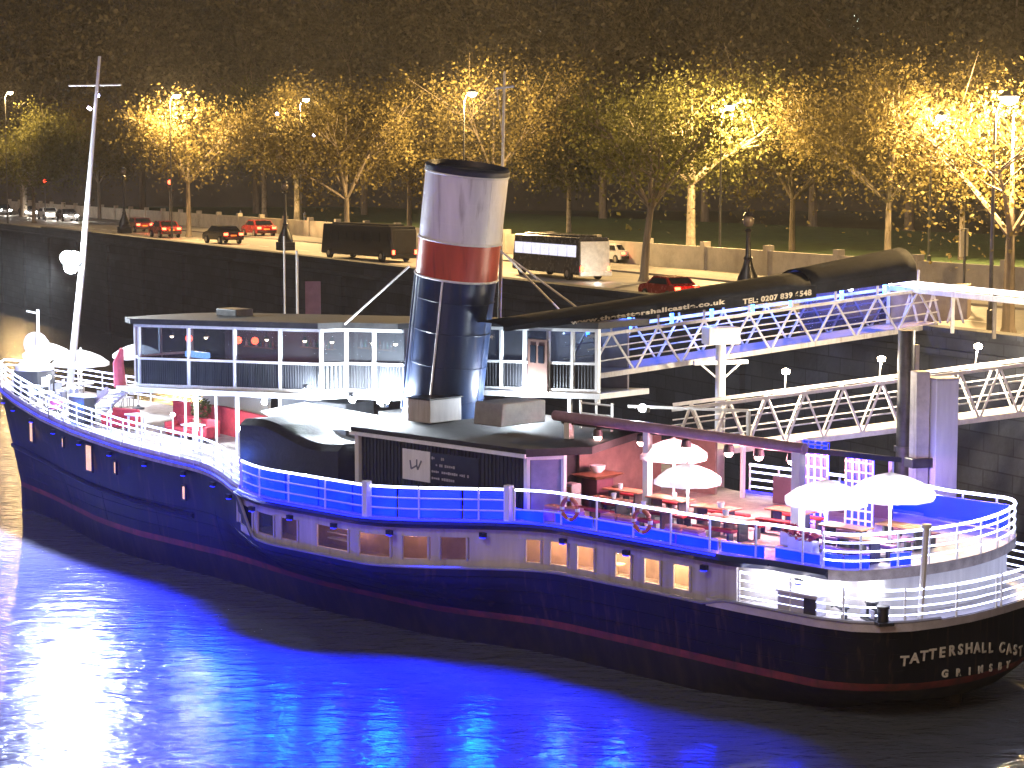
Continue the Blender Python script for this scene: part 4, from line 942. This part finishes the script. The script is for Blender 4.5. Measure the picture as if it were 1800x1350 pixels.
# foredeck lights: small post lamps along the deck
for u, y in ((38, 1.2), (34.5, 2.4), (31.5, 3.0), (27.5, 3.7), (22.5, 3.9), (17.5, 4.2)):
    pl = MB().tube([(u, y, zd(u)), (u, y, zd(u) + 1.5)], .04, 5).build('post_lamp', white, SHIP); MB().sphere((u, y, zd(u) + 1.58), .1, 8).build('bulb', bulbs, pl, True)
    lamp('deck_light', (u, y, zd(u) + 1.85), 170, (.3, .46, 1), SHIP, size=.12)
for u in (-12, -8.5, -5, -2, .8, 3.5, 6, 8.5, 11, 14, 17, 20, 23, 26, 29, 32, 35, 38, 40):       # blue water floods clamped under the deck edge
    fy = ydeck(u) + .12; fh = MB().box((u, fy, zd(u) - .5), (.26, .14, .16)).build('water_flood', black, SHIP)
    MB().box((u, fy + .02, zd(u) - .6), (.2, .1, .03)).build('lens', ledb, fh)
    lamp('water_flood_light', (u, fy + .3, zd(u) - .55), (12000 if u > 13 else 15000 if u > -1 else 8500 if u > -6 else 2500), (.0, .012, 1), SHIP, 'SPOT', .2, 114, (0, 1, -.38), .2)
for u in (-3, -6, -9, -12): lamp('blue_wash', (u, ydeck(u) - .7, zd(u) + .6), 28, (.01, .06, 1), SHIP, size=.2)
for u in (15.5, 19, 23, 27, 31, 35, 38.5): lamp('blue_wash', (u, ydeck(u) - .5, zd(u) + .8), 60, (.03, .14, 1), SHIP, size=.2)
# stern flagstaff, jack staff with small radar disc at the bow
MB().tube([(-15.35, 3.5, 2.3), (-15.5, 3.5, 5.2)], .1, 8).lathe([(.16, 0), (.16, .12)], 10, (-15.5, 3.5, 5.2)).build('flagstaff', white, SHIP, True)
js = MB().tube([(39.9, -.4, zd(40)), (39.8, -.4, zd(40) + 4.0)], .08, 6).tube([(39.8, -.4, zd(40) + 3.8), (40.5, -.2, zd(40) + 3.9)], .05, 5).build('jack_staff', white, SHIP, True)
MB().lathe([(.05, -.05), (.62, -.05), (.66, 0), (.62, .05), (.05, .05)], 18, (40.2, -.5, zd(40) + 2.2), Matrix.Rotation(R(80), 3, 'Y') @ Matrix.Rotation(R(50), 3, 'X')).build('disc', mat('lilac_disc', (.45, .42, .55), .4), js, True)
lamp('jack_light', (40, 1.4, zd(40) + 3.2), 80, (.7, .8, 1), SHIP)

# ================================================================= THINGS ON DECK
def on_deck(px, py, z=3.8):
    return atz(px, py, z)
def parasol(label, loc, r, h, name='parasol', light=0):
    t = thing(name, label, 'parasol', loc, random.random(), 'white parasols on the ship')
    MB().tube([(0, 0, 0), (0, 0, h - .1)], .05, 8).build('pole', white, t, True)
    MB().lathe([(.3, 0), (.3, .06), (.08, .12), (.06, .2)], 14).build('base', steel, t, True)
    n = 8; vs = [(0, 0, h)]; fs = []
    for k_, (rr, dz) in enumerate(((.35, .1), (.7, .26), (1, .5))):
        for j in range(n * 2):
            a = math.pi * j / n; sag = 1 if j % 2 == 0 else .93; vs.append((rr * r * sag * math.cos(a), rr * r * sag * math.sin(a), h - dz * r * .9 - (.0 if j % 2 == 0 else .04 * rr)))
    for j in range(16): vs.append((vs[33 + j][0] * 1.0, vs[33 + j][1] * 1.0, vs[33 + j][2] - .16))
    m = 16
    for j in range(m): fs.append((0, 1 + j, 1 + (j + 1) % m))
    for k_ in range(3):
        for j in range(m): a = 1 + k_ * m; fs.append((a + j, a + m + j, a + m + (j + 1) % m, a + (j + 1) % m))
    MB().add(vs, fs).build('canopy', canvas, t)
    for j in range(8):
        a = math.pi * j / 4; MB().tube([(0, 0, h - .5 * r), (math.cos(a) * r * .6, math.sin(a) * r * .6, h - .26 * r)], .015, 4).build('rib', galv, t)
    MB().sphere((0, 0, h + .04), .06, 6).build('finial', white, t, True)
    if light:
        MB().lathe([(.1, 0), (.16, .05), (.1, .1)], 8, (0, 0, h - .55 * r - .2)).build('lamp', bulbs, t, True); lamp('parasol_light', (0, 0, h - .55 * r - .45), light, (.95, .92, 1), t)
    return t
def deckxy(u, y): 
    p = ship(u, y, 0); p.z = zd(u); return p
parasol('white parasol under the shelter lamps, the left of two overlapping', deckxy(-3.1, .7), 1.25, 2.75, light=150)
parasol('white parasol at the near shelter edge, the lower right of two overlapping', deckxy(-5.0, 2.2), 1.2, 2.2, light=150)
parasol('white parasol right of the thick white shelter post', deckxy(-10.6, 1.9), 1.4, 2.2, light=280)
parasol('white parasol nearest the stern beside the flagstaff', deckxy(-13.3, 2.2), 1.45, 2.75, light=380)
parasol('white parasol at the tip of the bow beside the disc', deckxy(38.8, -.3), 1.3, 2.5, light=130)
parasol('white parasol between the bow parasol and the mast', deckxy(36.8, -.9), 1.4, 2.4, light=130)
parasol('white parasol close in front of the bridge house', deckxy(32.8, -1.5), 1.2, 3.2, light=90)
def picnic(label, u, y, rz=0, seat=redf):
    t = thing('picnic_table', label, 'table', deckxy(u, y), SA + rz, 'tables on the after deck')
    MB().box((0, 0, .74), (1.7, .75, .06)).build('tabletop', wood, t, bevel=.02)
    for s_ in (-1, 1):
        b = MB().box((0, s_ * .72, .45), (1.7, .32, .1)).build('bench', seat, t, bevel=.03)
        for x in (-.65, .65): MB().box((x, s_ * .72, .2), (.08, .26, .4)).build('leg', steel, b)
    for x in (-.6, .6): MB().box((x, 0, .36), (.08, .5, .71)).build('leg', steel, t)
    return t
for a in [('red benched table beside the bar counter under the shelter', -1.3, 1.2), ('red benched table at the first shelter post', -2.2, 3.2), ('red benched table under the left parasol', -3.6, 1.5),
          ('red benched table near the middle of the after deck rail', -4.6, 3.6), ('red benched table under the lower right parasol', -6.0, 1.9), ('red benched table before the thick white post', -7.6, 3.2), ('wood table behind the thick white post', -8.2, .6)]: picnic(*a)
for a in [('pale table under the parasol right of the white post', -11.4, 1.9), ('pale table between the two stern parasols', -12.6, .4), ('pale table beside the stern parasol', -12.9, 3.3)]: picnic(*a, seat=mat('mauve_seat', (.4, .18, .3), .7))
cupm = mat('white_china', (.85, .85, .85), .3)
def cup(label, u, y, z=.77, r=.09, h=.2, bowl=False):
    p = deckxy(u, y); p.z += z
    prof = [(r * .45, 0), (r * .9, h * .45), (r, h), (r * .85, h), (r * .6, h * .3)] if bowl else [(r * .75, 0), (r, h), (r * .86, h), (r * .65, .03)]
    return tag(MB().lathe(prof, 12, p).build('cup', cupm, None, True), label, 'cup', 'cups on the deck tables')
cup('white cup on the table beside the bar counter', -1.1, 1.3); cup('white cup on the table at the first shelter post', -2.4, 3.1); cup('white cup on the table under the left parasol', -3.9, 1.6)
cup('white cup on the table near the middle of the rail', -4.3, 3.7); cup('white cup on the table under the lower right parasol', -6.3, 2.0, r=.14); cup('white cup on the table before the thick white post', -7.4, 3.1, r=.12)
# bar counter with bowl under the shelter
t = thing('bar_counter', 'maroon bar counter with flared wooden top under the shelter', 'counter', deckxy(.1, 1.2), SA)
MB().box((0, 0, .52), (.75, .9, 1.04)).build('body', mat('maroon_board', (.12, .04, .06), .5), t, bevel=.02)
MB().hexa([(-.4, -.5, 1.05), (.4, -.5, 1.05), (.4, .5, 1.05), (-.4, .5, 1.05), (-.62, -.8, 1.2), (.62, -.8, 1.2), (.62, .8, 1.2), (-.62, .8, 1.2)]).build('counter_top', wood, t)
cup('large white bowl on the bar counter', .2, 1.1, 1.21, .3, .28, True)
t = thing('stool', 'dark upright stool beside the bar counter', 'stool', deckxy(-.7, 1.0), SA); MB().lathe([(.22, 0), (.2, .05), (.05, .1), (.05, .7), (.22, .72), (.22, .8)], 12).build('seat', steel, t, True)
t = thing('slatted_heater', 'pale slatted box heater beside the violet door', 'heater', deckxy(.1, 2.6), SA)
MB().box((0, 0, .5), (.5, .5, 1)).build('casing', cream, t, bevel=.03)
for i in range(6): MB().box((-.2 + i * .08, .27, .5), (.04, .04, .8)).build('slat', wood, t)
# white planters aft of the thick post
for i, (u, y, lab) in enumerate([(-9.7, 2.6, 'white planter box touching the thick white post'), (-10.4, 3.1, 'white planter box, second from the thick white post'), (-11.1, 3.5, 'white planter box, third from the thick white post')]):
    t = thing('planter', lab, 'planter', deckxy(u, y), SA, 'white planters on the after deck'); MB().box((0, 0, .22), (.6, .35, .44)).build('box', white, t, bevel=.02)
    mb = MB()
    for j in range(40): p = Vector((random.uniform(-.28, .28), random.uniform(-.15, .15), .44 + random.uniform(0, .25))); a = Vector((random.gauss(0, .1), random.gauss(0, .1), .06)); b_ = Vector((random.gauss(0, .06), random.gauss(0, .06), .02)); mb.add([p - a, p + b_, p + a, p - b_], [(0, 1, 2, 3)])
    mb.build('flowers', mat('red_flower', (.4, .06, .1), .8), t)
# blue lattice towers, their sheets glowing for the blue light on them
for u, y, h, lab in [(-7.9, -1.2, 2.9, 'tall blue lit lattice screen left of the thick white post'), (-9.9, -1.0, 2.5, 'tall blue lit lattice screen right of the thick white post')]:
    t = thing('lattice_screen', lab, 'screen', deckxy(u, y), SA); MB().box((0, 0, h / 2), (1.1, .05, h)).build('blue_sheet', bluepanel, t)
    for i in range(5): MB().box((-.55 + i * .275, .05, h / 2), (.06, .05, h)).build('upright', white, t)
    for i in range(8): MB().box((0, .08, .1 + i * (h - .2) / 7), (1.16, .04, .06)).build('crossbar', white, t)
# life rings on the near rail
def ring(label, u):
    p = ship(u, ydeck(u) - .02, zd(u) + .62); t = thing('life_ring', label, 'life ring', p, SA)
    pts = [(math.cos(a) * .36, 0, math.sin(a) * .36) for a in np.linspace(0, 6.283, 24, endpoint=False)]
    MB().tube(pts, .075, 8, True).build('ring', mat('orange_ring', (.5, .14, .08), .5), t, True)
    for a in (0, 1.571, 3.1416, 4.712): MB().tube([(math.cos(a + d) * .36, 0, math.sin(a + d) * .36) for d in (-.15, 0, .15)], .082, 8).build('band', white, t, True)
ring('orange life ring hanging on the near rail below the parasols', -5.6)
ring('life ring hanging on the near rail beside the white doorway', -2.2)
# crates behind the near rail
cr_ = mat('purple_crate', (.42, .2, .3), .6); 
for i, u in enumerate((-1.0, -1.8, -3.6, -4.4, -6.6, -7.4)):
    t = thing('cushion_box', ['first', 'second', 'third', 'fourth', 'fifth', 'sixth'][i] + ' cushioned box behind the near rail, counted from the white doorway', 'box', deckxy(u, ydeck(u) - .62), SA, 'cushioned boxes along the near rail')
    MB().box((0, 0, .22), (.7, .42, .44)).build('box', cr_, t, bevel=.03); MB().box((0, 0, .5), (.66, .4, .12)).build('cushion', mat('orange_cushion', (.5, .2, .14), .8), t, bevel=.04)
# lower stern deck: locker, winch, mooring bitts
t = thing('deck_locker', 'pale deck locker with dark end on the lower stern deck', 'locker', ship(-12.1, 5.15, 2.3), SA)
MB().box((0, 0, .32), (1.5, .5, .62)).build('chest', mat('lilac_locker', (.5, .5, .62), .5), t, bevel=.02); MB().box((0, 0, .66), (1.6, .58, .06)).build('lid', white, t, bevel=.01); MB().box((-.5, .26, .32), (.45, .03, .5)).build('dark_panel', steel, t)
t = thing('mooring_winch', 'small rope winch between the locker and the bitts on the lower stern deck', 'winch', ship(-13.6, 5.0, 2.3), SA)
MB().lathe([(.28, 0), (.1, .05), (.08, .3), (.16, .36), (.16, .42), (.03, .44)], 12).build('drum', steel, t, True); MB().tube([(.1, 0, .3), (.3, .1, .42), (.42, .1, .36)], .03, 5).build('handle', steel, t)
t = thing('mooring_bitts', 'purple black double bollard on the lower stern deck edge', 'bollard', ship(-14.5, 4.55, 2.3), SA - .5)
MB().box((0, 0, .05), (1.3, .5, .1)).build('base', darkpanel, t)
for x in (-.38, .38): MB().lathe([(.17, .08), (.17, .5), (.22, .52), (.2, .58)], 12, (x, 0, 0)).build('bollard', darkpanel, t, True)
for x in (-.2, .4): MB().box((x, .28, .3), (.34, .03, .26)).build('plate', mat('pale_plate', (.5, .5, .6), .4), t)
# foredeck furniture
t = thing('kiosk', 'small dark kiosk with white notice near the bow rail', 'kiosk', deckxy(38.2, .9), SA + .2)
MB().box((0, 0, .65), (1.7, 1.2, 1.3)).build('body', darkpanel, t, bevel=.04); MB().lathe([(.95, 1.3), (.9, 1.5), (.6, 1.75), (.1, 1.85)], 14).build('dome', mat('lilac_dome', (.4, .38, .55), .4), t, True); MB().box((-.86, .1, .75), (.03, .5, .5)).build('notice', white, t)
t = thing('dark_cabinet', 'dark cabinet standing on the foredeck in front of the stair', 'cabinet', deckxy(31.0, 2.9), SA); MB().box((0, 0, .6), (1.3, .6, 1.2)).build('case', darkpanel, t, bevel=.03); MB().box((0, 0, 1.23), (1.4, .7, .06)).build('top', white, t)
fk = 0
for u, y, lab in [(37, 1.9, 'nearest the bow kiosk'), (35.6, .4, 'right of the mast foot'), (35.2, 2.3, 'at the near rail beside the mast foot'), (33.8, 1.2, 'in the middle of the foredeck'), (33.6, -.6, 'at the far side of the foredeck'), (32.4, 2.6, 'left of the dark cabinet'), (36.6, -.9, 'under the bow parasols')]:
    t = thing('round_table', 'white round table ' + lab, 'table', deckxy(u, y), 0, 'round tables on the foredeck')
    MB().lathe([(.5, .7), (.52, .72), (.52, .75), (.5, .76)], 18).build('tabletop', white, t, True); MB().lathe([(.3, 0), (.28, .04), (.05, .08), (.05, .7)], 10).build('pedestal', galv, t, True)
    for j in range(2):
        a = random.random() * 6; fk += 1
        q = deckxy(u + .85 * math.cos(a), y + .85 * math.sin(a)); s_ = thing('chair', ('bow-side' if math.cos(a) > 0 else 'house-side') + (' near' if math.sin(a) > 0 else ' far') + ' folding chair, ' + ('first' if j == 0 else 'second') + ' at the table ' + lab, 'chair', q, SA + a + math.pi, 'chairs on the foredeck')
        MB().box((0, 0, .45), (.42, .42, .05)).build('seat', mat('grey_seat', (.3, .3, .36), .6), s_); MB().box((-.2, 0, .72), (.04, .42, .32)).build('backrest', mat('grey_seat', (.3, .3, .36), .6), s_)
        for x in (-.18, .18):
            for yy in (-.18, .18): MB().box((x, yy, .22), (.035, .035, .44)).build('leg', steel, s_)
t = thing('pink_chair', 'pink moulded chair on the foredeck near the rail', 'chair', deckxy(32.6, 3.3), SA); MB().lathe([(.28, .42), (.3, .45), (.3, .5)], 14).build('seat', mat('pink_plastic', (.6, .12, .3), .4), t, True); MB().tube([(.05 - .35 * math.cos(a), .3 * math.sin(a), .75) for a in np.linspace(-1.2, 1.2, 9)], .12, 6).build('backrest', mat('pink_plastic', (.6, .12, .3), .4), t, True)
for a in (0, 2.1, 4.2): MB().tube([(.1 * math.cos(a), .1 * math.sin(a), .44), (.28 * math.cos(a), .28 * math.sin(a), 0)], .025, 5).build('leg', steel, t)
def sofa(label, u, y, L, rz):
    t = thing('sofa', label, 'sofa', deckxy(u, y), SA + rz); MB().box((0, 0, .28), (L, .8, .36)).build('seat', redf, t, bevel=.08); MB().box((0, -.36, .62), (L, .22, .6)).build('backrest', redf, t, bevel=.08)
    for x in (-L / 2, L / 2): MB().box((x, 0, .42), (.18, .8, .5)).build('arm', redf, t, bevel=.06)
    for x in (-L / 2 + .15, L / 2 - .15):
        for yy in (-.3, .3): MB().box((x, yy, .05), (.06, .06, .1)).build('leg', steel, t)
sofa('red sofa beside the foot of the stair', 28.6, 2.4, 1.6, .2); sofa('long red sofa under the bridge deck', 24.8, 1.2, 3.0, 0)
for u, y, lab in [(26.2, 3.2, 'tall white bar table between the stair and the long red sofa'), (22.4, 2.9, 'tall white bar table right of the bronze urn')]:
    t = thing('bar_table', lab, 'table', deckxy(u, y), SA); MB().box((0, 0, 1.06), (.9, .7, .06)).build('tabletop', white, t, bevel=.02)
    for x in (-.3, .3):
        for yy in (-.22, .22): MB().box((x, yy, .52), (.07, .07, 1.04)).build('leg', white, t)
t = thing('urn', 'bronze urn planter with dark round bush under the first deck flood', 'planter', deckxy(u_at(345, lambda u: 1.0, 4.5), .7)); MB().lathe([(.2, 0), (.36, .5), (.42, .85), (.36, .86)], 14).build('pot', mat('bronze', (.3, .19, .1), .4, metal=.5), t, True)
mb = MB()
for j in range(260):
    v = Vector((random.gauss(0, 1), random.gauss(0, 1), random.gauss(0, 1))).normalized() * .5 * random.uniform(.6, 1) + Vector((0, 0, 1.3)); a = Vector((random.gauss(0, .06), random.gauss(0, .06), random.gauss(0, .06))); b_ = Vector((random.gauss(0, .04), random.gauss(0, .04), random.gauss(0, .04))); mb.add([v - a, v + b_, v + a, v - b_], [(0, 1, 2, 3)])
mb.build('foliage', leafB, t)

# ================================================================= GANGWAYS AND PILES
def truss(name, label, P0, P1, width, height, nb, m, deckmat, par_extra=None, hand=True):
    """walkway with two lattice sides; P0, P1 are the feet of the near side"""
    t = thing(name, label, 'gangway', P0); d = P1 - P0; L = Vector((d.x, d.y, 0)).length; dh = Vector((d.x, d.y, 0)).normalized(); sd = Vector((-dh.y, dh.x, 0))
    if sd.y < 0: sd = -sd
    Z = Vector((0, 0, 1))
    pt = lambda f, s_, h: d * f + sd * (s_ * width) + Z * h
    mb = MB().hexa([pt(0, 0, .0), pt(1, 0, .0), pt(1, 1, .0), pt(0, 1, .0), pt(0, 0, .12), pt(1, 0, .12), pt(1, 1, .12), pt(0, 1, .12)]); mb.build('walkway', deckmat, t)
    for s_ in (0, 1):
        MB().bar(pt(0, s_, 0), pt(1, s_, 0), .14, .2).build('bottom_chord', m, t); MB().bar(pt(0, s_, height), pt(1, s_, height), .13, .13).build('top_chord', m, t)
        if hand:
            for h in (height * .36, height * .68): MB().bar(pt(0, s_, h), pt(1, s_, h), .05).build('handrail', m, t)
        for i in range(nb):
            f0, f1 = i / nb, (i + 1) / nb; fm_ = (f0 + f1) / 2
            MB().bar(pt(f0, s_, 0), pt(fm_, s_, height), .08).build('diagonal', m, t); MB().bar(pt(fm_, s_, height), pt(f1, s_, 0), .08).build('diagonal', m, t)
    return t, pt, L
# covered gangway
G0 = atd(1032, 664, 80); G1 = atd(1648, 572, 88)
cg, gp, gL = truss('covered_gangway', 'white lattice gangway under a long black canopy with gold lettering', G0, G1, 1.9, 1.62, 8, galv, mat('violet_grey_deck', (.2, .18, .22), .6))
for i in range(8):
    f = (i + .5) / 8
    for s_ in (0, 1): MB().bar(gp(f, s_, 1.62), gp(f, s_, 2.5), .09).build('canopy_post', galv, cg)
def cano(f0, f1, h0, h1, name, m, hood=False):
    vs = []; fs = []; n = 9; k = 10
    for i in range(k + 1):
        f = f0 + (f1 - f0) * i / k; hh = h0 + (h1 - h0) * i / k
        for j in range(n):
            a = math.pi * j / (n - 1); s_ = .5 - .62 * math.cos(a); vs.append(gp(f, s_, 2.45 + hh * math.sin(a)))
    for i in range(k):
        for j in range(n - 1): fs.append((i * n + j, i * n + j + 1, i * n + n + j + 1, i * n + n + j))
    o = MB().add(vs, fs).build(name, m, cg, True); sm = o.modifiers.new('thick', 'SOLIDIFY'); sm.thickness = .04; return o
canb = mat('black_canopy_fabric', (.016, .018, .024), .85, spec=.15, var=.3, scale=1.5, bump=.2)
cano(-.22, .62, .1, .5, 'canopy', canb)
hood = cano(.605, .92, .62, .98, 'hood', canb)
MB().hexa([gp(-.22, -.13, 2.3), gp(.62, -.13, 1.95), gp(.62, -.11, 1.95), gp(-.22, -.11, 2.3), gp(-.22, -.13, 2.46), gp(.62, -.13, 2.46), gp(.62, -.11, 2.46), gp(-.22, -.11, 2.46)]).build('valance', canb, cg)
MB().hexa([gp(.62, -.14, 2.1), gp(.92, -.14, 2.1), gp(.92, -.11, 2.1), gp(.62, -.11, 2.1), gp(.62, -.14, 2.5), gp(.92, -.14, 2.5), gp(.92, -.11, 2.5), gp(.62, -.11, 2.5)]).build('hood_valance', canb, cg)
goldl = mat('gold_lettering', (.62, .54, .40), .5, var=.2)
def text_mesh(body, size):
    cu = bpy.data.curves.new('text', 'FONT'); cu.body = body; cu.size = size; cu.extrude = .01; cu.offset = .008; cu.space_character = 1.12
    tmp = bpy.data.objects.new('tmp', cu); C.objects.link(tmp); dg = bpy.context.evaluated_depsgraph_get(); dg.update()
    me = bpy.data.meshes.new_from_object(tmp.evaluated_get(dg)); bpy.data.objects.remove(tmp); me.materials.clear(); return me
def valance_text(body, f0, f1, z, size):
    me = text_mesh(body, size); me.materials.append(goldl)
    co = np.empty(len(me.vertices) * 3); me.vertices.foreach_get('co', co); co = co.reshape(-1, 3); wid = co[:, 0].max()
    out = []
    for x, y, zz in co:
        f = f0 + (f1 - f0) * x / wid; out.append(tuple(gp(f, -.142 - zz * .5, z + y * (1 + .5 * f))))
    me.vertices.foreach_set('co', np.array(out).ravel()); me.update()
    o = bpy.data.objects.new('lettering', me); C.objects.link(o); o.parent = cg; o['kind'] = 'stuff'
valance_text('www.thetattershallcastle.co.uk', -.05, .36, 2.22, .22)
valance_text('TEL: 0207 839 6548', .41, .605, 2.1, .24)
blueb = mat('blue_lamp', (.1, .2, .6), .3, var=0, emit=(.04, .2, 1), es=12)
for f in (.02, .13, .245, .355, .47, .58, .73, .86):
    MB().bar(gp(f, .3, 1.55), gp(f, .3, 2.2), .14).build('blue_lamp', blueb, cg); lamp('gangway_light', G0 + gp(f, .5, 2.0), 240, (.05, .16, 1), None)
for f in (.73, .85): MB().sphere(gp(f, -.02, 2.12), .12, 8).build('lamp', bulbs, cg, True)
MB().hexa([gp(.66, .97, .2), gp(.98, .97, .2), gp(.98, 1.0, .2), gp(.66, 1.0, .2), gp(.66, .97, 2.4), gp(.98, .97, 2.4), gp(.98, 1, 2.4), gp(.66, 1, 2.4)]).build('side_screen', glass('violet_screen', (.6, .6, .9), .55, .2), cg)
# landing, with a glowing tube added for a long white streak
ld = thing('gangway_landing', 'brown landing with a glowing white tube at the right edge', 'landing', G1)
A0 = atd(1562, 494, 89) - G1; A1 = atd(1830, 521, 80) - G1
MB().tube([A0, A1], .11, 8).build('light_tube', streakglow, ld, True); MB().bar(A0 - Vector((0, 0, .28)), A1 - Vector((0, 0, .28)), .2, .22).build('tube_bracket', galv, ld)
for f in (0, .45, .72, .98): q = A0 + (A1 - A0) * f; MB().bar(q, q - Vector((0, 0, 1.9)), .14).build('post', galv if f < .5 else bark, ld)
B0 = atd(1545, 572, 89) - G1; B1 = atd(1700, 562, 90) - G1
MB().hexa([B0, B1, B1 + Vector((.6, 2, 0)), B0 + Vector((.6, 2, 0)), B0 + Vector((0, 0, 1.5)), B1 + Vector((0, 0, 1.5)), B1 + Vector((.6, 2, 1.5)), B0 + Vector((.6, 2, 1.5))]).build('panel', mat('taupe_panel', (.26, .21, .19), .6), ld, bevel=.03)
for px in (1600, 1640, 1680): q = atd(px, 540, 88.7) - G1; MB().bar(q + Vector((-.35, 0, -.7)), q + Vector((0, 0, .6)), .09).bar(q + Vector((.35, 0, -.7)), q + Vector((0, 0, .6)), .09).build('brace', galv, ld)
# service gangway
S0 = atd(1180, 806, 79); S1 = atd(1860, 720, 77.5)
sg, sp_, sL = truss('service_gangway', 'brightly lit white lattice service gangway below the covered one', S0, S1, 1.8, 1.9, 10, mat('bright_white_steel', (.75, .72, .66), .45, var=.15), mat('tan_deck', (.45, .38, .28), .6))
for f in (.3, .55, .8, .95): lamp('service_light', S0 + sp_(f, .5, 2.6), 1200, (1, .85, .64), None, size=.15); MB().lathe([(.05, .2), (.16, .14), (.14, 0)], 8, sp_(f, .5, 2.65)).build('lamp', bulby, sg, True); MB().bar(sp_(f, 1, 1.9), sp_(f, .5, 2.85), .05).build('lamp_bracket', galv, sg)
# piles
def pile(name, label, px, w, top, d, m, cat='pile', dep=None):
    p = atd(px, top, d); t = thing(name, label, cat, (p.x, p.y, 0), .3); wm_ = w / F * d; dp = dep or wm_
    return t, p.z, wm_, dp
t, h, w, dp = pile('steel_pile', 'dark steel tube pile under the gangway landing', 1594, 30, 580, 77, steel); MB().tube([(0, 0, -3), (0, 0, h)], w / 2, 16).build('tube', steel, t, True); MB().lathe([(w / 2 + .08, -.1), (w / 2 + .08, .1)], 16, (0, 0, h * .55)).build('collar', steel, t, True); MB().box((w / 2 + .03, -.1, h * .62), (.16, .25, h * .65)).build('guide_rail', galv, t)
t, h, w, dp = pile('fender_pile', 'narrower pale timber fender pile with dark clamp', 1618, 26, 652, 74, white); MB().box((0, 0, h / 2 - 1.5), (w, w, h + 3)).build('post', galv, t, bevel=.03); MB().box((.1, -.12, h * .62), (w * 2.2, w * 1.2, .35)).build('clamp', steel, t, bevel=.03)
t, h, w, dp = pile('fender_pile', 'wider white fender pile right of the dark steel pile', 1658, 44, 666, 74, white); MB().box((0, 0, h / 2 - 1.5), (w, w * .8, h + 3)).build('post', white, t, bevel=.03); MB().box((0, 0, h + .03), (w + .06, w * .8 + .06, .06)).build('cap', galv, t)
t, h, w, dp = pile('crane_post', 'white post with box head and braced crossbar behind the shelter', 1267, 18, 604, 81, white, 'post')
MB().tube([(0, 0, -3), (0, 0, h)], w / 2, 10).build('column', white, t, True); MB().box((0, 0, h + .33), (1.35, .8, .68)).build('box_head', white, t, bevel=.04)
zc = atd(1267, 637, 81).z; MB().box((0, 0, zc), (2.3, .2, .16)).build('crossbar', white, t)
for s_ in (-1, 1): MB().bar((s_ * .85, 0, zc - .05), (0, 0, zc - .75), .07).build('brace', white, t)
# slim tide post with violet plate on the wall
t = thing('tide_post', 'slim white tide post beside a violet plate above the house roof', 'post', atd(523, 545, 100)); MB().tube([(0, 0, -9), (0, 0, 2.9)], .07, 6).build('pole', white, t); MB().tube([(-.62, 0, -9), (-.62, 0, 3.6)], .05, 6).build('side_pole', white, t); MB().box((.75, .1, .2), (.75, .06, 2.4)).build('plate', mat('violet_plate', (.2, .12, .18), .6), t)

# ================================================================= NIGHT HAZE OVER THE RIVER
hz = MB().hexa([(-420, -20, -9), (420, -20, -9), (420, 720, -9), (-420, 720, -9), (-420, -20, 75), (420, -20, 75), (420, 720, 75), (-420, 720, 75)])
hm = bpy.data.materials.new('night_haze'); hm.use_nodes = True; hm.node_tree.nodes.clear()
_o = hm.node_tree.nodes.new('ShaderNodeOutputMaterial'); _v = hm.node_tree.nodes.new('ShaderNodeVolumePrincipled')
_v.inputs['Density'].default_value = .00013; _v.inputs['Color'].default_value = (.82, .82, .86, 1); _v.inputs['Anisotropy'].default_value = .55
hm.node_tree.links.new(_v.outputs[0], _o.inputs['Volume']); tag(hz.build('haze', hm), kind='stuff')
